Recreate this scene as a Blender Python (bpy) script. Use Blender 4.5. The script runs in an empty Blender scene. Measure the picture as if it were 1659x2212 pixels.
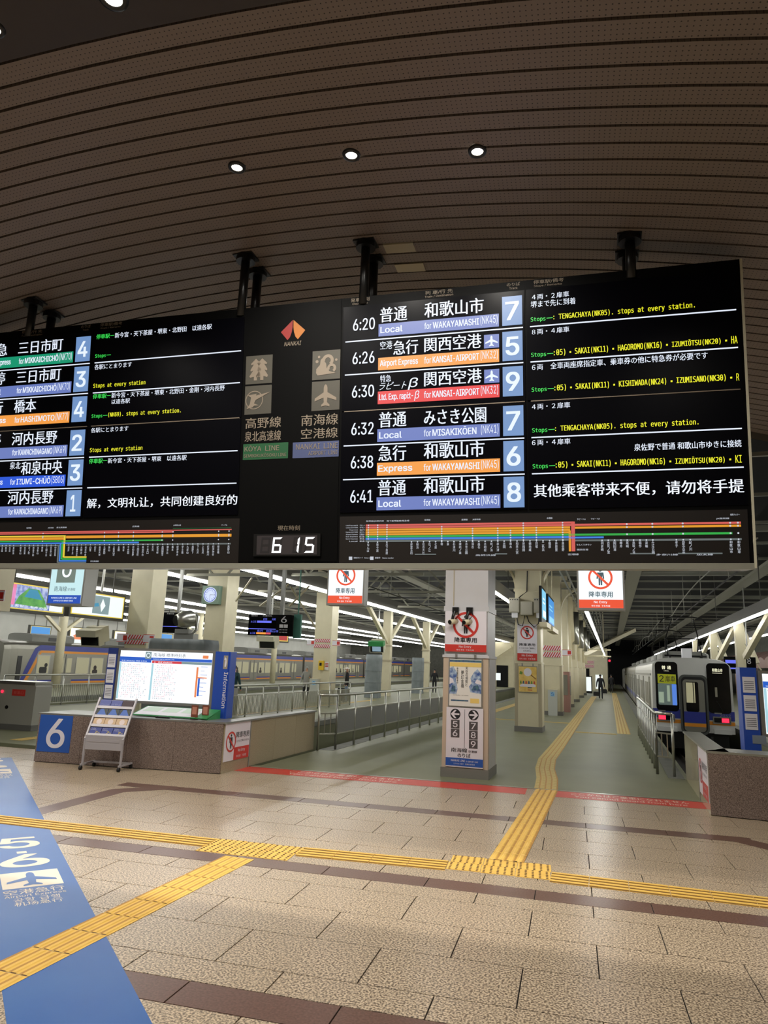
import bpy, math, random
from mathutils import Vector, Matrix
from mathutils.geometry import tessellate_polygon
random.seed(7)
scn = bpy.context.scene
COL = scn.collection
K = 0.0506                      # the concourse runs at this angle to the platforms
CK, SK = math.cos(K), math.sin(K)

# ------------------------------------------------------------------ camera
pit, yaw, roll = .21037, -.31236, .036824
fwd = Vector((math.sin(yaw)*math.cos(pit), math.cos(yaw)*math.cos(pit), math.sin(pit)))
rgt = Vector((math.cos(yaw), -math.sin(yaw), 0))
upv = rgt.cross(fwd)
r2 = rgt*math.cos(roll)+upv*math.sin(roll)
u2 = upv*math.cos(roll)-rgt*math.sin(roll)
camd = bpy.data.cameras.new('camera'); cam = bpy.data.objects.new('camera', camd); COL.objects.link(cam)
camd.sensor_fit = 'VERTICAL'; camd.sensor_height = 36; camd.lens = 36*1526/2212
camd.clip_end = 500
cam.matrix_world = Matrix(((r2.x, u2.x, -fwd.x, 0), (r2.y, u2.y, -fwd.y, 0), (r2.z, u2.z, -fwd.z, 2.0), (0, 0, 0, 1)))
scn.camera = cam
# ------------------------------------------------------------------ world, exposure
w = bpy.data.worlds.new('night'); scn.world = w; w.use_nodes = True
w.node_tree.nodes['Background'].inputs[0].default_value = (.02, .022, .03, 1)
w.node_tree.nodes['Background'].inputs[1].default_value = .25
vs = scn.view_settings
vs.view_transform = 'Standard'; vs.look = 'None'; vs.gamma = 1; vs.use_curve_mapping = False; vs.exposure = EXPO = 0.0
TUBE = 28.0                     # fluorescent tube brightness
SPOT = 240.0                    # concourse downlight power

# ------------------------------------------------------------------ materials
def S(r, g, b):
    f = lambda c: ((c/255+.055)/1.055)**2.4 if c > 10 else c/255/12.92
    return (f(r), f(g), f(b), 1)
MATS = {}
def mat(name, rgb=(128, 128, 128), rough=.5, metal=0., emit=0., noise=None, spec=.5, bump=None):
    """noise=(scale, rgb2, contrast) mixes a second colour; bump=(scale, strength)"""
    if name in MATS: return MATS[name]
    m = bpy.data.materials.new(name); m.use_nodes = True; MATS[name] = m
    nt = m.node_tree; b = nt.nodes['Principled BSDF']; L = nt.links.new
    b.inputs['Base Color'].default_value = S(*rgb); b.inputs['Roughness'].default_value = rough
    b.inputs['Metallic'].default_value = metal; b.inputs['Specular IOR Level'].default_value = spec
    if noise or bump: geo = nt.nodes.new('ShaderNodeNewGeometry')
    if noise:
        n = nt.nodes.new('ShaderNodeTexNoise'); n.inputs['Scale'].default_value = noise[0]; n.inputs['Detail'].default_value = 3
        L(geo.outputs['Position'], n.inputs['Vector'])
        r = nt.nodes.new('ShaderNodeValToRGB'); c = noise[2]
        r.color_ramp.elements[0].position = .5-c; r.color_ramp.elements[1].position = .5+c
        r.color_ramp.elements[0].color = S(*rgb); r.color_ramp.elements[1].color = S(*noise[1])
        L(n.outputs['Fac'], r.inputs['Fac']); L(r.outputs['Color'], b.inputs['Base Color'])
    if bump:
        n2 = nt.nodes.new('ShaderNodeTexNoise'); n2.inputs['Scale'].default_value = bump[0]
        L(geo.outputs['Position'], n2.inputs['Vector'])
        bp = nt.nodes.new('ShaderNodeBump'); bp.inputs['Strength'].default_value = bump[1]; bp.inputs['Distance'].default_value = .01
        L(n2.outputs['Fac'], bp.inputs['Height']); L(bp.outputs['Normal'], b.inputs['Normal'])
    if emit:
        b.inputs['Emission Color'].default_value = S(*rgb); b.inputs['Emission Strength'].default_value = emit
        if noise: L(r.outputs['Color'], b.inputs['Emission Color']); nt.links.remove(b.inputs['Base Color'].links[0])
        b.inputs['Base Color'].default_value = (.02, .02, .02, 1)
    return m
def lit(name, rgb, s=1.0, noise=None): return mat(name, rgb, .4, emit=s, noise=noise)

mat('granite', (104, 90, 74), .30, noise=(66, (204, 184, 156), .09), bump=(60, .04))
mat('granite_brown', (88, 62, 52), .3, noise=(60, (112, 84, 72), .15))
mat('grout', (40, 34, 30), .9)
mat('counter_granite', (92, 79, 73), .26, noise=(85, (148, 131, 123), .14))
mat('beige_granite', (140, 126, 100), .3, noise=(70, (172, 158, 130), .2))
mat('platform', (114, 116, 90), .5, noise=(1.2, (124, 125, 98), .3), bump=(25, .04))
mat('concrete', (120, 120, 110), .7, noise=(3, (96, 96, 88), .3))
mat('pit', (52, 48, 42), .9, noise=(9, (28, 26, 24), .3))
mat('ballast', (44, 40, 36), .95, noise=(14, (20, 19, 18), .2))
mat('rail_steel', (120, 112, 100), .35, .9)
mat('cream', (214, 206, 176), .45, noise=(2.5, (204, 196, 166), .3))
mat('cream_dark', (176, 166, 140), .5)
mat('pillar_white', (196, 197, 202), .45, noise=(2, (186, 186, 188), .3))
mat('steel', (188, 188, 180), .28, .9)
mat('brushed', (150, 150, 146), .42, .7)
mat('trim_silver', (150, 150, 138), .38, .35)
mat('grey_panel', (118, 118, 116), .45, .4)
mat('black', (10, 10, 11), .35)
mat('board_black', (4, 4, 4), .55, spec=.08)
mat('screen', (3, 3, 7), .3, spec=.1)
mat('black_rubber', (16, 16, 16), .6)
mat('white', (226, 226, 230), .5)
mat('white_print', (220, 216, 224), .45)
mat('print_dim', (124, 112, 97), .6)
mat('print_dark', (28, 30, 36), .5)
mat('red_print', (196, 52, 44), .45)
mat('blue_print', (40, 86, 170), .45)
mat('yellow_tactile', (232, 190, 92), .5, noise=(6, (216, 172, 78), .3))
mat('yellow_pale', (200, 176, 104), .55, noise=(6, (186, 162, 92), .3))
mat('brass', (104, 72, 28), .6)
mat('tactile_shade_dirt', (178, 130, 56), .6)
mat('blue_decal', (38, 84, 152), .34, noise=(1.6, (48, 96, 160), .25))
mat('red_decal', (206, 62, 46), .4, noise=(3, (190, 52, 40), .3))
mat('decal_white', (226, 214, 196), .5)
mat('dark_ceiling', (44, 36, 34), .5)
mat('plenum', (16, 11, 10), .9)
mat('roof_dark', (9, 9, 10), .95)
mat('beam', (130, 128, 114), .7)
mat('beam_thin', (136, 136, 126), .7)
mat('hood', (82, 80, 74), .6)
mat('train_steel', (138, 136, 126), .34, .5)
mat('train_white', (200, 200, 196), .35, .2)
mat('train_roof', (130, 130, 124), .6)
mat('train_blue', (44, 54, 138), .35)
mat('train_orange', (216, 138, 40), .35)
mat('glass_dark', (14, 15, 18), .08)
mat('gasket', (72, 74, 70), .5)
lit('train_inside', (196, 190, 150), .55)
lit('train_inside_dim', (120, 116, 96), .4)
mat('yellow_sticker', (206, 212, 40), .5)
mat('blue_panel', (38, 76, 172), .4)
mat('blue_panel_dark', (44, 62, 130), .4)
mat('green_board', (40, 128, 66), .5)
mat('teal', (70, 132, 118), .5)
mat('sheet_grey', (132, 140, 142), .45, noise=(3, (112, 120, 122), .3), bump=(6, .5))
mat('khaki', (186, 182, 160), .55)
mat('wall_panel', (196, 196, 188), .6, noise=(.8, (180, 180, 172), .3))
mat('gate_grey', (158, 158, 150), .45, .15)
mat('paper', (214, 214, 220), .6)
mat('paper_cream', (222, 190, 130), .6)
mat('wood_awning', (120, 92, 84), .6)
mat('skin', (196, 150, 124), .6)
mat('hair', (22, 18, 16), .6)
mat('suit', (20, 24, 34), .7)
mat('coat_black', (22, 22, 26), .7)
mat('jeans', (126, 146, 170), .7)
mat('coat_grey', (150, 150, 146), .7)
mat('coat_teal', (24, 62, 66), .7)
mat('cap_white', (226, 222, 214), .7)
mat('driver_white', (214, 212, 196), .7)
lit('tube', (255, 255, 250), TUBE)
lit('lamp_warm', (255, 246, 226), 14)
lit('led_white', (232, 240, 255), 1.0)
lit('led_big', (238, 244, 255), 1.05)
lit('led_yellow', (248, 246, 40), .95)
lit('led_green', (60, 236, 90), .9)
lit('led_digit', (255, 255, 255), 1.6)
lit('bar_blue', (112, 132, 204), .85); lit('bar_orange', (250, 160, 66), .95); lit('bar_red', (236, 56, 60), .95)
lit('bar_green', (20, 156, 116), .9); lit('bar_royal', (24, 84, 220), .95)
lit('num_tile', (120, 158, 212), .85); lit('num_white', (232, 244, 255), 1.0)
lit('map_red', (222, 96, 88), .85); lit('map_orange', (240, 160, 36), .85); lit('map_yellow', (244, 214, 60), .85)
lit('map_green', (44, 184, 74), .8); lit('map_blue', (62, 132, 232), .85); lit('map_grey', (126, 136, 136), .55); lit('map_white', (214, 220, 232), .8)
lit('box_white', (240, 250, 255), 1.15); lit('box_red', (242, 84, 50), .95); lit('box_text', (84, 116, 130), .5); lit('box_blue', (26, 84, 200), .8)
lit('box_grey', (140, 158, 146), .6); lit('timetable', (244, 250, 255), 1.25); lit('tt_blue', (40, 104, 220), .8); lit('tt_red', (232, 60, 74), .8)
lit('tt_grey', (150, 176, 180), .7); lit('tt_ink', (70, 66, 84), .5); lit('tt_pink', (226, 90, 104), .8); lit('tt_orange', (246, 140, 84), .9); lit('tt_cyan', (176, 222, 234), .9)
lit('led_lamp_red', (255, 40, 70), 1.8); lit('lcd_blue', (60, 150, 226), .9); lit('lcd_sky', (130, 206, 240), 1.0); lit('led_blue', (110, 120, 255), .9)
lit('ad_green', (40, 140, 60), .8, (4, (120, 200, 90), .2)); lit('ad_blue', (96, 120, 196), .9, (7, (196, 206, 240), .12)); lit('ad_pink', (250, 110, 120), .9, (2, (236, 150, 220), .2)); lit('ad_teal', (40, 150, 190), .8); lit('ad_white', (240, 250, 246), 1.05); lit('ad_frame', (240, 214, 80), .9); lit('ad_red', (190, 40, 44), .8)
lit('dest_led', (255, 252, 214), 1.3)

# ------------------------------------------------------------------ building blocks
class Fr:
    """a plane in the place: origin, right, up; w goes out towards the reader"""
    def __init__(s, o, u, v):
        s.o = Vector(o); s.u = Vector(u).normalized(); s.v = Vector(v).normalized(); s.n = s.u.cross(s.v)
    def p(s, u, v, w=0): return s.o+s.u*u+s.v*v+s.n*w
def FX(x, y, z=0, ang=K): return Fr((x, y, z), (math.cos(ang), math.sin(ang), 0), (0, 0, 1))   # faces the concourse
W0 = Fr((0, 0, 0), (1, 0, 0), (0, 1, 0))
GLYPH = {}
def bundled(fn):                                       # faces that Blender ships with itself
    try:
        import os
        return bpy.data.fonts.load(os.path.join(bpy.utils.system_resource('DATAFILES', path='fonts'), fn))
    except Exception: return None
SANS = bundled('Inter.woff2'); MONO = bundled('DejaVuSansMono.woff2')
_tc = bpy.data.curves.new('type', 'FONT'); _tc.resolution_u = 2; _to = bpy.data.objects.new('type', _tc)
BASEF = None
def outline_mesh():
    """fill each letter outline on its own, so that overlapping strokes stay solid"""
    cu = _to.to_curve(bpy.context.evaluated_depsgraph_get()); loops = []
    for sp_ in cu.splines:
        B_ = sp_.bezier_points; n = len(B_); P = []
        for i in range(n):
            a, b = B_[i], B_[(i+1) % n]; p0, p1, p2, p3 = a.co, a.handle_right, b.handle_left, b.co
            st = (p1-p0).cross(p3-p0).length+(p2-p0).cross(p3-p0).length
            for k_ in range(1 if st < 1e-6 else 4):
                t = k_/4; P.append((p0*(1-t)**3+p1*3*t*(1-t)**2+p2*3*t*t*(1-t)+p3*t**3).to_2d())
        if len(P) > 2: loops.append(P)
    _to.to_curve_clear()
    area = lambda P: sum(P[i].x*P[(i+1) % len(P)].y-P[(i+1) % len(P)].x*P[i].y for i in range(len(P)))/2
    ar = [area(P) for P in loops]
    if not loops: return [], []
    sg = 1 if ar[max(range(len(ar)), key=lambda q: abs(ar[q]))] > 0 else -1
    def inside(p, P):
        r = False
        for i in range(len(P)):
            a, b = P[i], P[i-1]
            if (a.y > p.y) != (b.y > p.y) and p.x < (b.x-a.x)*(p.y-a.y)/(b.y-a.y)+a.x: r = not r
        return r
    V_, F_ = [], []
    for i, P in enumerate(loops):
        if ar[i]*sg <= 0: continue
        polys = [P]+[Q for j, Q in enumerate(loops) if ar[j]*sg < 0 and inside(Q[0], P)]
        b = len(V_); flat = [q for Q in polys for q in Q]; V_ += [(q.x, q.y) for q in flat]
        F_ += [tuple(b+k_ for k_ in t) for t in tessellate_polygon([[Vector((q.x, q.y, 0)) for q in Q] for Q in polys])]
    return V_, F_
def glyphs(s, face=None):
    global BASEF
    k = (s, face)
    if k not in GLYPH:
        if BASEF is None: BASEF = _tc.font
        latin = all(ord(c) < 0x250 for c in s)
        f_ = MONO if face == 'mono' and MONO and latin else SANS if SANS and latin else BASEF
        if _tc.font != f_: _tc.font = f_
        _tc.body = s
        if f_ != BASEF: vs_, fs = outline_mesh()
        else:
            m = _to.to_mesh(); vs_ = [(v.co.x, v.co.y) for v in m.vertices]; fs = [tuple(p.vertices) for p in m.polygons]; _to.to_mesh_clear()
        if not vs_: vs_ = [(0, 0), (1, 0), (1, 1)]; fs = []
        xs = [v[0] for v in vs_]; ys = [v[1] for v in vs_]
        GLYPH[k] = (vs_, fs, min(xs), max(xs), min(ys), max(ys))
    return GLYPH[k]
class MB:
    def __init__(s): s.v = []; s.f = []; s.m = []; s.ch = []
    def add(s, vs_, fs, mi=0):
        s.ch.append((len(s.v), len(s.f))); b = len(s.v); s.v += [Vector(q) for q in vs_]; s.f += [tuple(b+i for i in f) for f in fs]; s.m += [mi]*len(fs); return s
    def box(s, x0, x1, y0, y1, z0, z1, mi=0):
        P = [(x, y, z) for z in (z0, z1) for y in (y0, y1) for x in (x0, x1)]
        return s.add(P, [(0, 2, 3, 1), (4, 5, 7, 6), (0, 1, 5, 4), (2, 6, 7, 3), (0, 4, 6, 2), (1, 3, 7, 5)], mi)
    def slab(s, fr, u0, u1, v0, v1, w0=0., w1=.01, mi=0):
        P = [fr.p(u, v, w) for w in (w0, w1) for v in (v0, v1) for u in (u0, u1)]
        return s.add(P, [(0, 2, 3, 1), (4, 5, 7, 6), (0, 1, 5, 4), (2, 6, 7, 3), (0, 4, 6, 2), (1, 3, 7, 5)], mi)
    def rect(s, fr, u0, u1, v0, v1, w=0., mi=0):
        return s.add([fr.p(u0, v0, w), fr.p(u1, v0, w), fr.p(u1, v1, w), fr.p(u0, v1, w)], [(0, 1, 2, 3)], mi)
    def poly(s, fr, pts, w0=0., w1=None, mi=0):
        n = len(pts)
        if w1 is None: return s.add([fr.p(a, b, w0) for a, b in pts], [tuple(range(n))], mi)
        vs_ = [fr.p(a, b, w0) for a, b in pts]+[fr.p(a, b, w1) for a, b in pts]
        return s.add(vs_, [tuple(range(n-1, -1, -1)), tuple(range(n, 2*n))]+[(i, (i+1) % n, n+(i+1) % n, n+i) for i in range(n)], mi)
    def disc(s, fr, cu, cv, r, w=0., n=20, w1=None, ru=None, mi=0):
        return s.poly(fr, [(cu+(ru or r)*math.cos(2*math.pi*i/n), cv+r*math.sin(2*math.pi*i/n)) for i in range(n)], w, w1, mi)
    def arc(s, fr, cu, cv, r0, r1, w=0., a0=0., a1=360., n=32, mi=0):
        vs_ = []
        for i in range(n+1):
            a = math.radians(a0+(a1-a0)*i/n)
            vs_ += [fr.p(cu+r*math.cos(a), cv+r*math.sin(a), w) for r in (r0, r1)]
        return s.add(vs_, [(2*i, 2*i+1, 2*i+3, 2*i+2) for i in range(n)], mi)
    def tube(s, pts, r, n=8, mi=0, cap=True):
        pts = [Vector(p) for p in pts]; rings = []
        for i, p in enumerate(pts):
            d = (pts[min(i+1, len(pts)-1)]-pts[max(i-1, 0)]).normalized()
            a = d.cross(Vector((0, 0, 1)) if abs(d.z) < .9 else Vector((1, 0, 0))).normalized(); b = d.cross(a)
            rr = r[i] if isinstance(r, (list, tuple)) else r
            rings.append([p+(a*math.cos(2*math.pi*j/n)+b*math.sin(2*math.pi*j/n))*rr for j in range(n)])
        vs_ = [q for g in rings for q in g]
        fs = [(i*n+j, i*n+(j+1) % n, (i+1)*n+(j+1) % n, (i+1)*n+j) for i in range(len(pts)-1) for j in range(n)]
        if cap: fs += [tuple(range(n-1, -1, -1)), tuple((len(pts)-1)*n+j for j in range(n))]
        return s.add(vs_, fs, mi)
    def bar(s, a, b, wd, ht, mi=0, upd=(0, 0, 1)):
        a, b = Vector(a), Vector(b); d = (b-a).normalized(); u = Vector(upd)
        if abs(d.dot(u)) > .95: u = Vector((0, 1, 0))
        x = d.cross(u).normalized()*wd/2; z = x.cross(d).normalized()*ht/2
        P = [q+sx*x+sz*z for q in (a, b) for sx in (-1, 1) for sz in (-1, 1)]
        return s.add(P, [(0, 1, 3, 2), (4, 6, 7, 5), (0, 2, 6, 4), (1, 5, 7, 3), (0, 4, 5, 1), (2, 3, 7, 6)], mi)
    def text(s, t, fr, u0, u1, v0, v1, w=.004, bold=0., slant=0., mi=0, face=None):
        vs_, fs, x0, x1, y0, y1 = glyphs(t, face)
        e = bold*min((v1-v0)*.55, .4*(u1-u0))                # a heavier face: the letter laid down again, a hair aside
        u0, u1, v0, v1 = u0+e, u1-e, v0+e*.6, v1-e*.6
        sx = (u1-u0)/max(x1-x0, 1e-6); sy = (v1-v0)/max(y1-y0, 1e-6)
        P = []; Q = []
        for k_, (du, dv) in enumerate(((-e, -e*.6), (e, e*.6), (e, -e*.6), (-e, e*.6)) if bold > .03 else ((-e, 0), (e, 0)) if bold else ((0, 0),)):
            b = len(P); P += [fr.p(u0+du+(x-x0)*sx+(y-y0)*sy*slant, v0+dv+(y-y0)*sy, w+k_*.00015) for x, y in vs_]; Q += [tuple(b+i for i in f) for f in fs]
        return s.add(P, Q, mi)
    def vtext(s, t, fr, uc, vt, h, wd, w=.004, bold=0., mi=0, gap=1.08):
        for i, c in enumerate(t): s.text(c, fr, uc-wd/2, uc+wd/2, vt-(i+1)*h*gap+h*(gap-1), vt-i*h*gap, w, bold, 0, mi)
        return s
WM = {}
def wm(o): return WM.get(o.name, Matrix())
def tag(o, label=None, cat=None, group=None, kind=None):
    for k_, x in (('label', label), ('category', cat), ('group', group), ('kind', kind)):
        if x: o[k_] = x
    return o
SPLIT = set('destination_text remark_text row_rule heading_print line_names plate_lettering route_line sign_lettering band_lettering marking_print marking_lettering line_lettering divider_rail blue_header grey_header hour_column header_lettering block_lettering controls led_rows led_text heading map_print front_window screen_graphic destination_led cab_glow border_inlay number_print poster_lettering cover_print door_glass stop_mark red_film arrow_disc casing_screw'.split())
def part(name, mb, mats, parent=None, label=None, kind=None, smooth=False, local=False):
    if name in SPLIT and len(mb.ch) > 1:
        cs = mb.ch+[(len(mb.v), len(mb.f))]; o = None
        for (v0, f0), (v1, f1) in zip(cs[:-1], cs[1:]):
            if f1 == f0: continue
            q = MB(); q.v = mb.v[v0:v1]; q.f = [tuple(i-v0 for i in f) for f in mb.f[f0:f1]]; q.m = mb.m[f0:f1]; q.ch = [(0, 0)]
            o = part(name, q, mats, parent, label, kind, smooth, local)
        return o
    me = bpy.data.meshes.new(name)
    vs_ = mb.v
    if parent is not None and not local:
        inv = wm(parent).inverted(); vs_ = [inv @ q for q in vs_]
    me.from_pydata([tuple(q) for q in vs_], [], mb.f); me.update()
    for m in (mats if isinstance(mats, (list, tuple)) else [mats]): me.materials.append(MATS[m] if isinstance(m, str) else m)
    if any(mb.m): me.polygons.foreach_set('material_index', mb.m)
    if smooth: me.polygons.foreach_set('use_smooth', [True]*len(me.polygons))
    o = bpy.data.objects.new(name, me); COL.objects.link(o)
    if parent is not None: o.parent = parent; WM[o.name] = wm(parent)
    if label: o['label'] = label
    if kind: o['kind'] = kind
    return o
def solo(name, mb, mats, label, cat, group=None, smooth=False, kind=None):
    """a thing that is one mesh: its origin is put at its base"""
    xs = [q.x for q in mb.v]; ys = [q.y for q in mb.v]; zs = [q.z for q in mb.v]
    c = Vector(((min(xs)+max(xs))/2, (min(ys)+max(ys))/2, min(zs)))
    mb.v = [q-c for q in mb.v]
    o = part(name, mb, mats, None, smooth=smooth); o.location = c; WM[o.name] = Matrix.Translation(c)
    return tag(o, label, cat, group, kind)
def struct(name, mb, mats, smooth=False):
    o = part(name, mb, mats, None, smooth=smooth); o['kind'] = 'structure'; return o
def thing(name, label, cat, loc=(0, 0, 0), rz=0., group=None):
    o = bpy.data.objects.new(name, None); COL.objects.link(o); o.empty_display_size = .1
    o.location = loc; o.rotation_euler = (0, 0, rz)
    WM[o.name] = Matrix.Translation(Vector(loc)) @ Matrix.Rotation(rz, 4, 'Z')
    return tag(o, label, cat, group)
def dup(root, loc, rz=None, label=None):
    r = root.copy(); COL.objects.link(r); r.location = loc
    if rz is not None: r.rotation_euler = (0, 0, rz)
    if label: r['label'] = label
    for ch in list(root.children):
        c = ch.copy(); COL.objects.link(c); c.parent = r
        for g in list(ch.children):
            d = g.copy(); COL.objects.link(d); d.parent = c
    return r
def ST(s, t): return (s*CK-t*SK, s*SK+t*CK)        # concourse paving grid -> place
M = MB
# ================================================================== THE SETTING
def place(name, me, parent, pos, rz=0.):
    o = bpy.data.objects.new(name, me); COL.objects.link(o); o.parent = parent
    o.location = wm(parent).inverted() @ Vector(pos); o.rotation_euler = (0, 0, rz); return o
def mesh_of(name, mb, mats):
    o = part(name, mb, mats); me = o.data; bpy.data.objects.remove(o); return me
# ---- concourse floor: granite tiles in running bond with brown bands
m = M()
FLS = Fr((0, 0, 0), (CK, SK, 0), (-SK, CK, 0))
m.slab(FLS, -24, 9, -7, 13.0, -.2, -.012, 0)
for q in ((-24, -11.36, -7, 13.0), (3.64, 9, -7, 13.0), (-11.36, 3.64, -7, 3.6)): m.rect(FLS, *q, 0, 1)
floor = struct('floor', m, ['grout', 'granite'])
TILE = {}
def floor_tile(s0, s1, t0, t1, mt):
    k = (round(s1-s0, 3), round(t1-t0, 3), mt)
    if k not in TILE:
        a, b = (s1-s0)/2-.0045, (t1-t0)/2-.0045; e = .001
        q = M(); q.add([(-a, -b, -.011), (a, -b, -.011), (a, b, -.011), (-a, b, -.011), (-a, -b, -e), (a, -b, -e), (a, b, -e), (-a, b, -e),
                        (-a+e, -b+e, 0), (a-e, -b+e, 0), (a-e, b-e, 0), (-a+e, b-e, 0)],
                       [(0, 1, 5, 4), (1, 2, 6, 5), (2, 3, 7, 6), (3, 0, 4, 7), (4, 5, 9, 8), (5, 6, 10, 9), (6, 7, 11, 10), (7, 4, 8, 11), (8, 9, 10, 11)])
        TILE[k] = mesh_of('floor_tile', q, mt)
    x, y = ST((s0+s1)/2, (t0+t1)/2)
    place('floor_tile', TILE[k], floor, (x, y, 0), K)
rows = [(3.6, 4.21, 0), (4.21, 4.52, 1), (4.52, 4.84, 0), (4.84, 5.45, 0), (5.45, 6.06, 0), (6.06, 6.67, 0), (6.67, 6.97, 0), (6.97, 7.26, 1), (7.26, 7.58, 0),
        (7.58, 8.19, 0), (8.19, 8.80, 0), (8.80, 9.41, 0), (9.41, 10.02, 0), (10.02, 10.18, 0), (10.18, 10.49, 1), (10.49, 11.1, 0), (11.1, 11.71, 0), (11.71, 12.32, 0), (12.32, 13.0, 0)]
par = 1
for t0, t1, br in rows:
    s = -11.36+(.5 if par else 0)
    par = 1-par
    if s > -11.3: floor_tile(-11.36, s, t0, t1, 'granite')
    while s < 3.6:
        e = min(s+1, 3.64)
        mt = 'granite'
        if br: mt = 'granite_brown' if t0 < 10 or (s > -6.9 and s < 2) else 'granite'
        if e-s > .05: floor_tile(s, e, t0, t1, mt)
        s += 1
m = M(); m.poly(FLS, [(-6.72, 7.3), (-6.42, 7.3), (-6.42, 9.75), (-6.0, 10.18), (-6.0, 10.49), (-6.12, 10.49), (-6.72, 9.87)], .0002, .0012)
part('border_inlay', m, 'granite_brown', floor)
m = M(); m.poly(FLS, [(1.9, 10.49), (1.9, 10.18), (2.4, 9.7), (2.4, 7.3), (2.7, 7.3), (2.7, 9.82), (2.02, 10.49)], .0002, .0012)
part('border_inlay', m, 'granite_brown', floor)
# ---- platforms and track beds
def plat(name, x0, x1, y0, y1, mt='platform', edge=True):
    m = M(); m.box(x0, x1, y0, y1, -1.15, 0, 0)
    if edge:
        m.box(x0-.04, x0+.3, y0, y1, -.16, .003, 1); m.box(x1-.3, x1+.04, y0, y1, -.16, .003, 1)
    return struct(name, m, [mt, 'concrete'])
m = M(); m.poly(W0, [ST(-6.2, 13.0), ST(2.05, 13.0), (1.3, 120), (-6.45, 120), (-6.45, 12.9)], -1.15, .0); struct('platform_floor', m, 'platform')
m = M(); m.box(1.0, 1.3, 15.6, 120, .0, .004); m.box(-6.45, -6.1, 15.8, 120, .0, .004); struct('trim_1', m, 'concrete')
plat('platform_floor', -20.0, -9.5, 12.9, 120)
plat('platform_floor', -31.7, -23.6, 13.5, 120)
plat('platform_floor', -45, -35.2, 13.5, 120)
plat('platform_floor', 4.6, 14, 12.5, 120)
m = M(); m.box(-46, 15, 12.0, 130, -1.3, -1.12); struct('track_floor', m, 'ballast')
for i, (a, b) in enumerate(((-9.5, -6.5), (-23.6, -20.0), (-35.2, -31.7), (1.3, 4.6))):
    m = M()
    for dx in (-.53, .53): m.box((a+b)/2+dx-.035, (a+b)/2+dx+.035, 17, 120, -1.12, -.98)
    struct('trim_%d' % (i+2), m, 'rail_steel')
# ---- threshold between concourse and platform
m = M(); m.slab(FLS, -6.2, 2.05, 12.96, 13.02, -.01, .006); struct('trim_6', m, 'steel')
# ---- vaulted slat ceiling over the concourse
def vault(x): return 6.56-.023*(x+3.3)**2
def strip(t0, t1, s0, s1, n, dz0, dz1, lip=0.):
    """a curved strip hung on the vault, between t0 and t1"""
    m = M(); vs_ = []
    for i in range(n+1):
        s = s0+(s1-s0)*i/n
        for t, dz in ((t0, dz0+lip), (t0, dz0), (t1, dz0), (t1, dz0+lip)):
            x, y = ST(s, t); vs_.append((x, y, vault(x)+dz))
    fs = []
    for i in range(n):
        a = 4*i
        fs += [(a+k_, a+4+k_, a+5+k_, a+1+k_) for k_ in range(3)]
    m.add(vs_, fs); return m
m = strip(3.7, 12.1, -12, 6, 40, .16, .16, 0)
ceiling = struct('ceiling', m, 'plenum')
# perforated slat material: rows of small holes
sm = mat('slat', (118, 106, 98), .5)
nt = sm.node_tree; L = nt.links.new; bs = nt.nodes['Principled BSDF']
g = nt.nodes.new('ShaderNodeNewGeometry'); mp = nt.nodes.new('ShaderNodeMapping'); mp.inputs['Rotation'].default_value = (0, 0, -K); mp.inputs['Scale'].default_value = (25, 25, 0)
L(g.outputs['Position'], mp.inputs['Vector'])
fr_ = nt.nodes.new('ShaderNodeVectorMath'); fr_.operation = 'FRACTION'; L(mp.outputs['Vector'], fr_.inputs[0])
ds = nt.nodes.new('ShaderNodeVectorMath'); ds.operation = 'DISTANCE'; L(fr_.outputs['Vector'], ds.inputs[0]); ds.inputs[1].default_value = (.5, .5, 0)
lt = nt.nodes.new('ShaderNodeMath'); lt.operation = 'LESS_THAN'; L(ds.outputs['Value'], lt.inputs[0]); lt.inputs[1].default_value = .13
mx = nt.nodes.new('ShaderNodeMix'); mx.data_type = 'RGBA'; L(lt.outputs[0], mx.inputs[0]); mx.inputs[6].default_value = S(118, 106, 98); mx.inputs[7].default_value = S(36, 30, 28)
L(mx.outputs[2], bs.inputs['Base Color'])
for i in range(41):
    t = 3.785+.2*i
    part('ceiling_slat', strip(t, t+.172, -11, 5.4, 40, 0, 0, .03), 'slat', ceiling)
m = strip(-7, 3.74, -12, 6, 30, -.03, -.03, .1); struct('rear_ceiling', m, 'dark_ceiling')
m = M(); 
for i in range(24):
    s0, s1 = -12+18*i/24, -12+18*(i+1)/24; a, b = ST(s0, 12.05), ST(s1, 12.05)
    m.add([(*a, vault(a[0])-.08), (*b, vault(b[0])-.08), (*b, 7.6), (*a, 7.6)], [(0, 1, 2, 3)])
struct('wall_front', m, 'grey_panel')
m = M(); m.box(-24, 9, -7.2, -7, 0, 6.5); struct('wall_back', m, 'cream_dark')
m = M(); m.box(8.2, 8.4, -7, 12, 0, 6.5); struct('wall_right', m, 'cream_dark')
# lay-in panels seen in the slats
for s, t, a, b in ((-1.77, 6.86, .17, .085), (-1.74, 7.27, .17, .085), (1.11, 7.43, .22, .085)):
    q = strip(t-b, t+b, s-a, s+a, 4, -.008, -.008, .02); part('access_panel', q, 'cream_dark', ceiling)
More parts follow.
